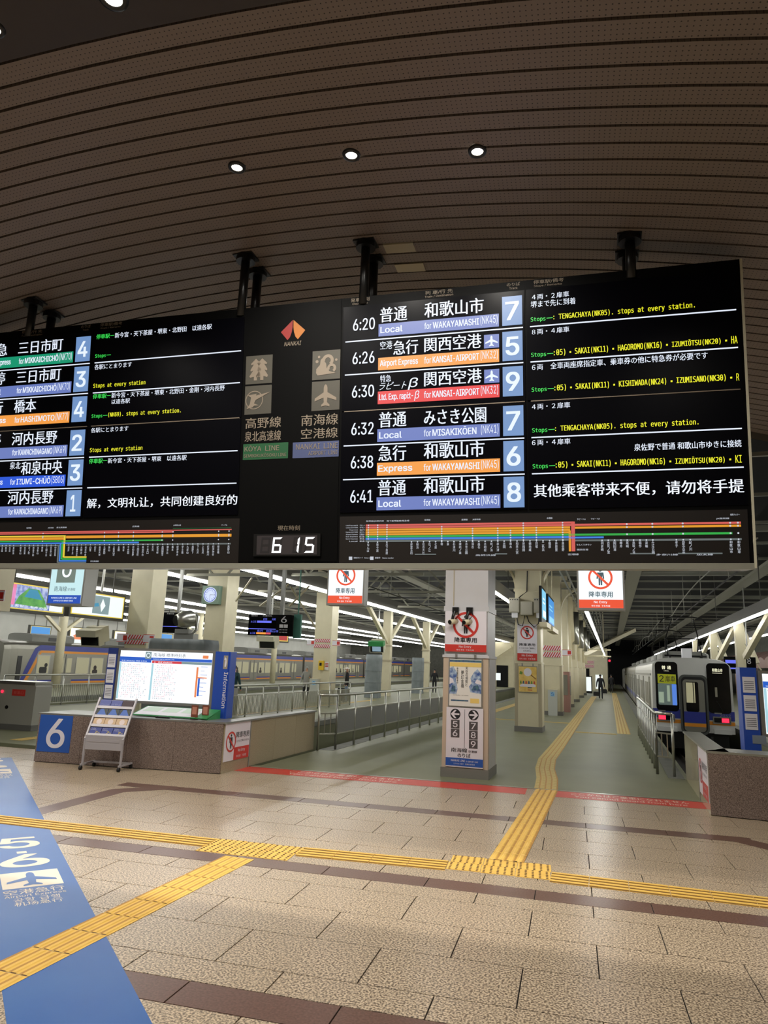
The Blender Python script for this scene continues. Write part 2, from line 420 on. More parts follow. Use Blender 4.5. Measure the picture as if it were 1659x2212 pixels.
# ---- hall roof: dark deck, beams
m = M(); m.box(-46, 15, 12.0, 125, 6.9, 7.1); hall = struct('hall_ceiling', m, 'roof_dark')
for x in (-31, -25.5, -19.5, -14.2, -9.2, -3.9, 1.0, 5.75, 10.4):
    m = M(); m.box(x-.28, x+.28, 12.6, 120, 6.0, 6.12); part('beam', m, 'beam', hall)
for i in range(26):
    y = 14.5+i*3.4
    m = M(); m.box(-45, 14, y-.04, y+.04, 6.12, 6.2); part('cross_beam', m, 'beam_thin', hall)
    if i % 3 == 2:
        m = M(); m.box(-45, 14, y+1.1, y+1.3, 6.13, 6.3); part('girder', m, 'beam_thin', hall)
m = M(); m.box(-46, -45.8, 12, 125, -1.2, 7); struct('wall_left', m, 'wall_panel')
m = M(); m.box(14, 14.2, 12, 125, -1.2, 7); struct('hall_wall', m, 'concrete')
m = M(); m.box(-46, -5, 124.8, 125, -1.2, 7); struct('end_wall', m, 'concrete'); m = M(); m.box(-5, 15, 124.8, 125, -1.2, 7); struct('end_wall', m, 'roof_dark')

# ================================================================== FLOOR MARKINGS
TAC = {}
def tac_mesh(kind, lx, ly, mt):
    k = (kind, lx, ly, mt)
    if k not in TAC:
        m = M(); m.box(-lx/2+.003, lx/2-.003, -ly/2+.003, ly/2-.003, .0, .004)
        if kind == 'bars':                       # bars run along local x
            for j in range(4):
                c = -ly/2+ly*(j+.5)/4; h = ly*.062
                P = [(-lx/2+.012, c-h, .004), (lx/2-.012, c-h, .004), (lx/2-.012, c+h, .004), (-lx/2+.012, c+h, .004),
                     (-lx/2+.02, c-h*.6, .0095), (lx/2-.02, c-h*.6, .0095), (lx/2-.02, c+h*.6, .0095), (-lx/2+.02, c+h*.6, .0095)]
                m.add(P, [(0, 1, 5, 4), (1, 2, 6, 5), (2, 3, 7, 6), (3, 0, 4, 7), (4, 5, 6, 7)], 0)
                m.rect(W0, -lx/2+.01, lx/2-.01, c-h-.022, c-h, .0045, 2); m.rect(W0, lx/2-.012, lx/2-.001, c-h, c+h, .0046, 1)  # groove shade and dirt put into the colour beside each bar
        elif kind == 'groove':                   # bars with dark seams beside them
            for j in range(4):
                c = -ly/2+ly*(j+.5)/4; h = ly*.05
                m.box(-lx/2+.004, lx/2-.004, c-h, c+h, .004, .009)
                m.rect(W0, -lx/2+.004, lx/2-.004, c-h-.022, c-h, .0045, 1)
        else:
            for a in range(5):
                for b in range(5):
                    cx, cy = -lx/2+lx*(a+.5)/5, -ly/2+ly*(b+.5)/5; r = lx*.04
                    ring = [(cx+r*math.cos(i*math.pi/3), cy+r*math.sin(i*math.pi/3)) for i in range(6)]
                    P = [(x, y, .004) for x, y in ring]+[(cx+(x-cx)*.7, cy+(y-cy)*.7, .009) for x, y in ring]
                    m.add(P, [(i, (i+1) % 6, 6+(i+1) % 6, 6+i) for i in range(6)]+[tuple(range(6, 12))], 1)
        TAC[k] = mesh_of('tactile_tile', m, [mt, 'brass', 'tactile_shade_dirt'])
    return TAC[k]
def tac_run(label, pts, pitch, wid, kind, mt, name='tactile_path'):
    """tactile tiles laid one after the other along a polyline"""
    T = thing(name, label, 'tactile paving', (pts[0][0], pts[0][1], 0))
    for a, b in zip(pts[:-1], pts[1:]):
        a, b = Vector((*a, 0)), Vector((*b, 0)); d = b-a; n = max(1, round(d.length/pitch)); st = d.length/n; rz = math.atan2(d.y, d.x)
        for i in range(n): place('tactile_tile', tac_mesh(kind, round(st, 4), wid, mt), T, a+d*((i+.5)/n), rz)
    return T
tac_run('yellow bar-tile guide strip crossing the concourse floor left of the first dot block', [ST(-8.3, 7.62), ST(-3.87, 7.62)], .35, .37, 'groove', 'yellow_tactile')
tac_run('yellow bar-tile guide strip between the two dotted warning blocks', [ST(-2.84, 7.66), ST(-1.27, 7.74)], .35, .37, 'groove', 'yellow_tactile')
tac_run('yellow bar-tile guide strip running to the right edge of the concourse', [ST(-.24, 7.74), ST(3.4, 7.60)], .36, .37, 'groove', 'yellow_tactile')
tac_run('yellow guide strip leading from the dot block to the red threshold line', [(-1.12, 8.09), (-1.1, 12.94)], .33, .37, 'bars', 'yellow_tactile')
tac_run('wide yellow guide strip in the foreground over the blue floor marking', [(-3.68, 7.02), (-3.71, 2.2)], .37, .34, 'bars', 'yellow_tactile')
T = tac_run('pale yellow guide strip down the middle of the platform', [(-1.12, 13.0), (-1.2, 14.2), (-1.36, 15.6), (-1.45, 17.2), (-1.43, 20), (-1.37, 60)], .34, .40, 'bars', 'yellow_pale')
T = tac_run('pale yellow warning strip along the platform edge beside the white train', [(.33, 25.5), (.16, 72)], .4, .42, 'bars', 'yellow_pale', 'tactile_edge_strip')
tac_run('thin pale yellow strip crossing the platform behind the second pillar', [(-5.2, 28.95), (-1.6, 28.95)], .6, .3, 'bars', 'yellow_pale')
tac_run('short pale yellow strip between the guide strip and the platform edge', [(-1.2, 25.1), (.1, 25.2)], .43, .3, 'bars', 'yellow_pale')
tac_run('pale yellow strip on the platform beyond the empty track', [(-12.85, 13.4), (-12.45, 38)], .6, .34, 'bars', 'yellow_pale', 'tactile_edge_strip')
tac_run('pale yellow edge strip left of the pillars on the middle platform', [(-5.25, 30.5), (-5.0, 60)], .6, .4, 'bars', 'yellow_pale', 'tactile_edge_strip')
for lab, s0, t0 in (('yellow dotted warning block where the foreground strip meets the crossing strip', -3.87, 7.27), ('yellow dotted warning block at the foot of the strip to the platform', -1.27, 7.62)):
    T = thing('tactile_warning_block', lab, 'tactile paving', (*ST(s0, t0), 0), K)
    for a in range(3):
        for b in range(2): place('dot_tile', tac_mesh('dots', .343, .275, 'yellow_tactile'), T, (*ST(s0+.343*(a+.5), t0+.275*(b+.5)), 0), K)
# ---- blue floor marking with 5.6 and Airport Express
e = Vector((-2.48, 3.85, 0)); dn = Vector((.748, -.664, 0)).normalized(); rt = Vector((.664, .748, 0)).normalized()
BS = Fr(e, rt, -dn)                                     # u: 0 at the right edge, v: up the strip
T = thing('floor_sticker', 'blue floor marking strip with white 5 6 airplane and Airport Express lettering', 'floor marking', (e.x, e.y, 0))
m = M(); m.slab(BS, -.70, 0, -1.2, 11.2, .0006, .0022); part('blue_film', m, 'blue_decal', T)
def strip_marks(v):
    m = M()
    m.text('5', BS, -.54, -.16, v, v+.46, .0032, .09); m.slab(BS, -.40, -.31, v-.22, v-.14, .0023, .0032)
    m.text('6', BS, -.57, -.14, v-.73, v-.27, .0032, .09)
    m.slab(BS, -.59, -.11, v-1.39, v-.9, .0023, .0032)
    part('marking_print', m, 'decal_white', T)
    m = M(); plane(m, BS, -.56, -.14, v-1.37, v-.92, .0042); part('airplane_mark', m, 'blue_decal', T)
    m = M(); m.text('空港急行', BS, -.59, -.12, v-1.57, v-1.43, .0032, .015); m.text('Airport Express', BS, -.59, -.12, v-1.66, v-1.58, .0032, .01)
    m.text('공항 급행', BS, -.53, -.18, v-1.77, v-1.67, .0032, .01); m.text('机场急行', BS, -.53, -.17, v-1.88, v-1.78, .0032, .01)
    part('marking_lettering', m, 'decal_white', T)
PLANE = [(.5, .98), (.555, .93), (.58, .84), (.585, .64), (.97, .40), (.98, .28), (.585, .42), (.57, .22), (.68, .12), (.68, .04), (.5, .09)]
PLANE = PLANE+[(1-a, b) for a, b in reversed(PLANE[1:-1])]
def plane(m, fr, u0, u1, v0, v1, w):
    m.poly(fr, [(u0+(u1-u0)*a, v0+(v1-v0)*b) for a, b in PLANE], w)
strip_marks(4.2); strip_marks(10.64)
# ---- red no-boarding line
T = thing('red_floor_line', 'red floor line with worn white warning text at the platform threshold', 'floor marking', (*ST(-6, 12.4), 0), K)
m = M(); m.slab(FLS, -5.95, -.77, 12.36, 12.94, .0006, .0022); part('red_film', m, 'red_decal', T)
m = M(); m.slab(FLS, -.41, 1.98, 12.36, 12.94, .0006, .0022); part('red_film', m, 'red_decal', T)
m = M()
m.text('ここからはご乗車になれません', FLS, -5.0, -2.9, 12.66, 12.88, .003, .01); m.text('You cannot board from here', FLS, -4.95, -2.95, 12.46, 12.6, .003, .01)
m.text('ここからはご乗車になれません', FLS, -.05, 1.75, 12.66, 12.88, .003, .01); m.text('You cannot board from here', FLS, 0, 1.7, 12.46, 12.6, .003, .01)
part('line_lettering', m, 'decal_white', T)
# ================================================================== DEPARTURE BOARD
TL = .10                                                   # the board leans forward
bo = Vector((0, 7.0, 2.96))
BF = Fr(bo, (CK, SK, 0), (math.sin(TL)*SK, -math.sin(TL)*CK, math.cos(TL)))
BL, BR, BT = -8.3, 1.262, 2.935
B = thing('departure_board', 'long black ceiling-hung departure board with rows of train times', 'departure board', (*ST(-2.7, 7.0), 2.96))
m = M(); m.slab(BF, BL, BR, .045, BT, -.42, 0); hs = part('housing', m, 'board_black', B)
m = M(); m.slab(BF, BL, BR+.012, -.012, .045, -.46, .012); part('bottom_trim', m, 'trim_silver', B)
m = M(); m.slab(BF, BR, BR+.02, 0, BT, -.05, .014); part('side_trim', m, 'khaki', B)
m = M(); m.slab(BF, -3.845, -2.715, .06, BT-.02, 0, .006); cpan = part('centre_panel', m, 'board_black', B)
def lines(mb, rows_):
    for u0, u1, v in rows_: mb.slab(BF, u0, u1, v-.006, v+.006, .012, .016)
BASE = [2.466, 2.093, 1.724, 1.317, .957, .593]
RULE = [2.435, 2.066, 1.664, 1.290, .926]
def board_side(du, trains, times):
    """one half of the board: two stacked destination screens, two remark screens"""
    scr = []
    for v0, v1 in ((1.672, 2.83), (.575, 1.655)):
        m = M(); m.slab(BF, -2.69+du, -.752+du, v0, v1, 0, .010); scr.append(part('destination_screen', m, 'screen', B))
    rem = []
    for v0, v1 in ((1.672, 2.83), (.575, 1.655)):
        m = M(); m.slab(BF, -.735+du, 1.235+du, v0, v1, 0, .010); rem.append(part('remarks_screen', m, 'screen', B))
    for j, rng in ((0, (0, 1)), (1, (3, 4))):
        m = M(); lines(m, [(-2.66+du, -.77+du, RULE[i]) for i in rng]); part('row_rule', m, 'led_white', scr[j])
        m = M(); lines(m, [(-.70+du, 1.21+du, RULE[i]) for i in rng]); part('row_rule', m, 'led_white', rem[j])
    m = M(); m.slab(BF, -2.66+du, -.76+du, 1.659, 1.668, 0, .013); m.slab(BF, -.70+du, 1.215+du, 1.659, 1.668, 0, .013); part('divider_rail', m, 'print_dim', B)
    for i, (tm, jp, sv, ds_, col, no) in enumerate(trains):
        b = BASE[i]; P = scr[i//3]
        m = M(); m.slab(BF, -2.29+du, -1.012+du, b, b+.136, .010, .014); part('service_bar', m, col, P)
        m = M(); m.slab(BF, -.978+du, -.776+du, b+.002, b+.310, .010, .014); part('track_tile', m, 'num_tile', P)
        m = M(); m.text(no, BF, -.946+du+(.03 if no == '1' else 0), -.808+du-(.035 if no == '1' else 0), b+.055, b+.252, .018, .11); part('track_number', m, 'num_white', P)
        m = M()
        for q in jp+sv+ds_: m.text(q[0], BF, q[1]+du, q[2]+du, b+q[3], b+q[4], .018, q[5] if len(q) > 5 else .012, q[6] if len(q) > 6 else 0)
        part('destination_text', m, 'led_white', P)
        if times and tm:
            m = M(); m.text(tm, BF, -2.576+du, -2.33+du, b+.083, b+.218, .018, .03); part('departure_time', m, 'led_white', P)
    return scr, rem
def dst(s, u1=-1.215): return (s, -1.70, u1, .034, .106+(.016 if any(c in s for c in 'ŌŪ') else 0), .04)
FOR = ('for', -1.79, -1.715, .034, .106, .035)
def nk(s): return ('(%s)' % s, -1.2, -1.025, .022, .125, 0.)
LOC = [('Local', -2.269, -2.025, .032, .102, .06)]
WK = [('和歌山市', -1.79, -1.165, .157, .327, .03)]
FT = [('普通', -2.275, -1.975, .150, .318, .03)]
AIR = [('関西空港', -1.79, -1.19, .157, .317, .03)]
R_TR = [('6:20', FT+WK, LOC, [FOR, dst('WAKAYAMASHI'), nk('NK45')], 'bar_blue', '7'),
        ('6:26', [('空港', -2.27, -2.135, .225, .315, .02), ('急行', -2.125, -1.855, .150, .310, .03)]+AIR, [('Airport Express', -2.27, -1.855, .022, .108, .035)], [FOR, dst('KANSAI-AIRPORT'), nk('NK32')], 'bar_orange', '5'),
        ('6:30', [('特急', -2.265, -2.145, .235, .312, .02), ('ラピート', -2.285, -1.99, .150, .232, .012, .35), ('β', -1.965, -1.875, .132, .262, .006, .25)]+AIR, [('Ltd. Exp. rapi:t-', -2.275, -1.905, .022, .108, .035), ('β', -1.895, -1.85, .012, .12, .006, .15)], [FOR, dst('KANSAI-AIRPORT'), nk('NK32')], 'bar_red', '9'),
        ('6:32', FT+[('みさき公園', -1.79, -1.145, .150, .315, .03)], LOC, [FOR, dst('MISAKIKŌEN', -1.245), nk('NK41')], 'bar_blue', '7'),
        ('6:38', [('急行', -2.275, -1.975, .150, .318, .03)]+WK, [('Express', -2.275, -1.91, .022, .108, .05)], [FOR, dst('WAKAYAMASHI'), nk('NK45')], 'bar_orange', '6'),
        ('6:41', FT+WK, LOC, [FOR, dst('WAKAYAMASHI'), nk('NK45')], 'bar_blue', '8')]
def kj(s, u0, u1): return [(s, u0, u1, .157, .322, .03)]
KT = kj('各停', -2.275, -1.975)
L_TR = [('', kj('区急', -2.275, -1.975)+kj('三日市町', -1.81, -1.16), [('Sub. Express', -2.27, -1.91, .022, .108, .04)], [FOR, dst('MIKKAICHICHŌ'), nk('NK70')], 'bar_green', '4'),
        ('', KT+kj('三日市町', -1.81, -1.16), LOC, [FOR, dst('MIKKAICHICHŌ'), nk('NK70')], 'bar_blue', '3'),
        ('', kj('急行', -2.275, -1.975)+kj('橋本', -1.81, -1.49), [('Express', -2.275, -1.92, .022, .108, .05)], [FOR, dst('HASHIMOTO'), nk('NK77')], 'bar_orange', '4'),
        ('', KT+kj('河内長野', -1.81, -1.16), LOC, [FOR, dst('KAWACHINAGANO'), nk('NK69')], 'bar_blue', '2'),
        ('', kj('準急', -2.275, -1.975)+[('泉北', -1.81, -1.655, .225, .315, .02), ('和泉中央', -1.645, -1.06, .15, .315, .03)], [('Semi Express', -2.27, -1.90, .022, .108, .04)], [FOR, dst('IZUMI-CHŪŌ'), nk('SB06')], 'bar_royal', '3'),
        ('', KT+kj('河内長野', -1.81, -1.16), LOC, [FOR, dst('KAWACHINAGANO'), nk('NK69')], 'bar_blue', '1')]
rs, rr = board_side(0, R_TR, True)
ls, lr = board_side(-5.105, L_TR, False)
for P, ic in ((rs[0], (2.245, 1.877)),):
    for v in ic:
        m = M(); m.slab(BF, -1.165, -1.012, v, v+.142, .010, .014); part('airport_icon', m, 'bar_blue', P)
        m = M(); plane(m, BF, -1.155, -1.022, v+.01, v+.132, .018); part('airplane_symbol', m, 'num_white', P)
# remark screens: white, yellow and green lettering
def remark(P, items):
    by = {}
    for t, u0, u1, v0, v1, c in items:
        if c == 'led_yellow' and '・' in t:                  # one piece of lettering per station
            q = t.split('・'); n_ = sum(len(x) for x in q)+3*(len(q)-1); i = 0
            for j, x in enumerate(q):
                by.setdefault(c, M()).text(x, BF, u0+(u1-u0)*i/n_, u0+(u1-u0)*(i+len(x)-.15)/n_, v0, v1, .018, .03, 0, 0, 'mono'); i += len(x)+3
                if j < len(q)-1: ud = u0+(u1-u0)*(i-1.5)/n_; by[c].slab(BF, ud-.008, ud+.008, (v0+v1)/2-.01, (v0+v1)/2+.006, .014, .018)
            continue
        by.setdefault(c, M()).text(t.replace('・', ' · ') if c == 'led_yellow' else t, BF, u0, u1, v0, v1, .018, .03 if c in ('led_yellow', 'led_green', 'led_big') else .02, 0, 0, 'mono')
    for c, m in by.items(): part('remark_text', m, c, P)
Wt, Ye, Gr, Bg = 'led_white', 'led_yellow', 'led_green', 'led_big'
sp = lambda v: [('Stops', -.692, -.545, v-.016, v+.04, Gr), ('ー', -.535, -.475, v+.014, v+.022, Gr)]
remark(rr[0], [('４両・２扉車', -.677, -.312, 2.712, 2.772, Wt), ('堺まで先に到着', -.69, -.25, 2.630, 2.70, Wt)]+sp(2.49)+[(': TENGACHAYA(NK05). stops at every station.', -.468, .85, 2.474, 2.545, Ye),
    ('８両・４扉車', -.682, -.316, 2.345, 2.405, Wt)]+sp(2.12)+[(':05)・SAKAI(NK11)・HAGOROMO(NK16)・IZUMIŌTSU(NK20)・HA', -.47, 1.212, 2.105, 2.178, Ye),
    ('６両', -.686, -.578, 1.975, 2.035, Wt), ('全車両座席指定車、乗車券の他に特急券が必要です', -.505, .945, 1.975, 2.045, Wt)]+sp(1.76)+[(':05)・SAKAI(NK11)・KISHIWADA(NK24)・IZUMISANO(NK30)・R', -.47, 1.212, 1.745, 1.815, Ye)])
remark(rr[1], [('４両・２扉車', -.692, -.322, 1.572, 1.632, Wt)]+sp(1.345)+[(': TENGACHAYA(NK05). stops at every station.', -.47, .84, 1.33, 1.40, Ye),
    ('６両・４扉車', -.696, -.326, 1.208, 1.268, Wt), ('泉佐野で普通 和歌山市ゆきに接続', .262, 1.20, 1.115, 1.185, Wt)]+sp(.982)+[(':05)・SAKAI(NK11)・HAGOROMO(NK16)・IZUMIŌTSU(NK20)・KI', -.47, 1.20, .968, 1.04, Ye),
    ('其他乘客带来不便，请勿将手提', -.685, 1.205, .685, .82, Bg)])
D = -5.105
lsp = lambda v: [('Stops', D-.695, D-.55, v-.016, v+.04, Gr), ('ー', D-.54, D-.48, v+.014, v+.022, Gr)]
gs = lambda v: [('停車駅ー', D-.695, D-.45, v, v+.06, Gr)]
remark(lr[0], gs(2.725)+[('新今宮・天下茶屋・堺東・北野田　以遠各駅', D-.44, D+.835, 2.718, 2.785, Wt)]+lsp(2.50)+[('各駅にとまります', D-.697, D-.188, 2.348, 2.412, Wt), ('Stops at every station', D-.697, D+.006, 2.112, 2.178, Ye)]
       +gs(1.99)+[('新今宮・天下茶屋・堺東・北野田・金剛・河内長野', D-.44, D+1.025, 1.985, 2.05, Wt), ('以遠各駅', D-.436, D-.187, 1.912, 1.972, Wt)]+lsp(1.765)+[('(NK69). stops at every station.', D-.47, D+.485, 1.75, 1.815, Ye)])
remark(lr[1], [('各駅にとまります', D-.692, D-.188, 1.58, 1.642, Wt), ('Stops at every station', D-.692, D+.01, 1.335, 1.40, Ye)]+gs(1.21)+[('新今宮・天下茶屋・堺東　以遠各駅', D-.44, D+.585, 1.205, 1.268, Wt),
    ('解，文明礼让，共同创建良好的', D-.69, D+1.23, .68, .80, Bg)])
# headings printed on the housing
m = M()
for d, full in ((0, True), (D, True)):
    if d == 0: m.text('発車時刻', BF, -2.611, -2.40, 2.882, 2.925, .003, .012); m.text('Departure', BF, -2.59, -2.42, 2.845, 2.872, .003, .01)
    m.text('列 車/行 先', BF, d-1.785, d-1.49, 2.882, 2.925, .003, .012); m.text('Train / Destination', BF, d-1.79, d-1.485, 2.848, 2.874, .003, .01)
    m.text('のりば', BF, d-.93, d-.795, 2.887, 2.925, .003, .012); m.text('Track', BF, d-.905, d-.82, 2.852, 2.876, .003, .01)
    m.text('停車駅/備考', BF, d-.66, d-.36, 2.884, 2.926, .003, .012); m.text('Stops / Remarks', BF, d-.656, d-.38, 2.85, 2.874, .003, .01)
part('heading_print', m, 'print_dim', B)
# ---- centre panel: emblem, line symbols, line names, clock
m = M(); m.poly(BF, [(-3.280, 2.742), (-3.419, 2.612), (-3.338, 2.515), (-3.310, 2.545), (-3.290, 2.60), (-3.281, 2.66)], .009); part('emblem_red', m, mat('emblem_red', (134, 24, 17), .5), cpan)
m = M(); m.poly(BF, [(-3.272, 2.742), (-3.130, 2.612), (-3.215, 2.515), (-3.243, 2.545), (-3.262, 2.60), (-3.271, 2.66)], .009); part('emblem_orange', m, mat('emblem_orange', (166, 96, 16), .5), cpan)
m = M(); m.text('NANKAI', BF, -3.376, -3.18, 2.447, 2.495, .009, .01, .15); part('emblem_lettering', m, 'print_dim', cpan)
for u, v in ((-3.83, 2.04), (-3.83, 1.694), (-3.037, 2.036), (-3.037, 1.692)):
    m = M(); m.slab(BF, u, u+.32, v, v+.325, .006, .009); part('symbol_tile', m, mat('symbol_tile', (64, 61, 52), .6), cpan)
def at(u, v, pts, k_=.32): return [(u+a*k_, v+b*k_) for a, b in pts]
m = M()                                                     # twin firs
tree = [(0, .9), (-.19, .72), (-.16, .68), (-.08, .70), (-.2, .50), (-.18, .45), (-.09, .49), (-.23, .28), (-.2, .22), (-.06, .26), (-.06, .12), (.06, .12), (.06, .26), (.2, .22), (.23, .28), (.09, .49), (.18, .45), (.2, .50), (.08, .70), (.16, .68), (.19, .72)]
for c in (.38, .62): m.poly(BF, at(-3.83, 2.04, [(c+a, b) for a, b in tree]), .012)
part('fir_symbol', m, 'print_dim', cpan)
m = M()                                                     # bird in a ring
m.arc(BF, -3.83+.36*.32, 1.694+.5*.32, .30*.32, .33*.32, .012)
m.poly(BF, at(-3.83, 1.694, [(.1, .68), (.45, .72), (.42, .66), (.95, .76), (.42, .5), (.36, .38), (.55, .3), (.36, .3), (.3, .24), (.08, .2), (.2, .36), (.24, .6)]), .013); part('bird_symbol', m, 'print_dim', cpan)
m = M(); U, V = -3.037, 2.036                                # wave
m.poly(BF, at(U, V, [(.2, .15), (.85, .2), (.62, .28), (.52, .4), (.5, .55), (.36, .75), (.3, .68), (.28, .52), (.15, .38), (.14, .24)]), .012)
m.arc(BF, U+.56*.32, V+.66*.32, .10*.32, .21*.32, .0122, -60, 190); m.arc(BF, U+.70*.32, V+.38*.32, .07*.32, .16*.32, .0124, -60, 210)
for a, b, r in ((.24, .8, .045), (.17, .64, .055), (.86, .66, .045)): m.disc(BF, U+a*.32, V+b*.32, r*.32, .012, 12)
part('wave_symbol', m, 'print_dim', cpan)
m = M(); plane(m, BF, -3.037+.03, -3.037+.29, 1.692+.03, 1.692+.295, .012); part('airplane_symbol', m, 'print_dim', cpan)
m = M(); m.text('高野線', BF, -3.812, -3.386, 1.532, 1.655, .009, .014); m.text('泉北高速線', BF, -3.816, -3.384, 1.386, 1.502, .009, .012)
m.text('南海線', BF, -3.152, -2.73, 1.530, 1.655, .009, .014); m.text('空港線', BF, -3.15, -2.73, 1.386, 1.502, .009, .014); m.text('現在時刻', BF, -3.392, -3.137, .395, .45, .009, .01)
part('line_names', m, 'print_dim', cpan)
m = M(); m.slab(BF, -3.83, -3.296, 1.183, 1.36, .006, .009); part('line_plate', m, mat('plate_green', (14, 76, 40), .5), cpan)
m = M(); m.slab(BF, -3.242, -2.716, 1.18, 1.353, .006, .009); part('line_plate', m, mat('plate_blue', (64, 74, 112), .5), cpan)
m = M(); m.text('KŌYA  LINE', BF, -3.812, -3.40, 1.275, 1.345, .012, .012); m.text('SEMBOKUKŌSOKU LINE', BF, -3.818, -3.315, 1.208, 1.252, .012, .008)
m.text('NANKAI  LINE', BF, -3.205, -2.728, 1.272, 1.332, .012, .008); m.text('AIRPORT  LINE', BF, -3.06, -2.728, 1.205, 1.248, .012, .008); part('plate_lettering', m, 'print_dim', cpan)
m = M(); m.slab(BF, -3.66, -2.895, .118, .358, .006, .03); ck = part('clock_frame', m, 'black', B)
m = M(); m.slab(BF, -3.62, -2.93, .135, .34, .03, .033); part('clock_window', m, mat('clock_window', (54, 50, 52), .3), ck)
SEG = {'6': 'acdefg', '1': 'bc', '5': 'acdfg', '8': 'abcdefg'}
def digit(m, ch, u, v, dw, dh, w):
    t = .2*dw; h = dh/2
    q = {'a': [(0, dh), (dw, dh), (dw-t, dh-t), (t, dh-t)], 'd': [(0, 0), (t, t), (dw-t, t), (dw, 0)], 'g': [(t*.5, h), (t, h+t/2), (dw-t, h+t/2), (dw-t*.5, h), (dw-t, h-t/2), (t, h-t/2)],
         'f': [(0, dh), (t, dh-t), (t, h+t*.4), (0, h)], 'e': [(0, h), (t, h-t*.4), (t, t), (0, 0)], 'b': [(dw, dh), (dw, h), (dw-t, h+t*.4), (dw-t, dh-t)], 'c': [(dw, h), (dw, 0), (dw-t, t), (dw-t, h-t*.4)]}
    for c in SEG[ch]: m.poly(BF, [(u+a+(b-h)*.1, v+b) for a, b in q[c]], w)
m = M()
for u in (-3.57, -3.435, -3.20, -3.065): digit(m, '8', u, .152, .105, .168, .0345)
part('unlit_segments', m, mat('unlit', (36, 34, 36), .4), ck)
m = M(); digit(m, '6', -3.435, .152, .105, .168, .037); digit(m, '1', -3.235, .152, .105, .168, .037); digit(m, '5', -3.065, .152, .105, .168, .037); part('lit_digits', m, 'led_digit', ck)
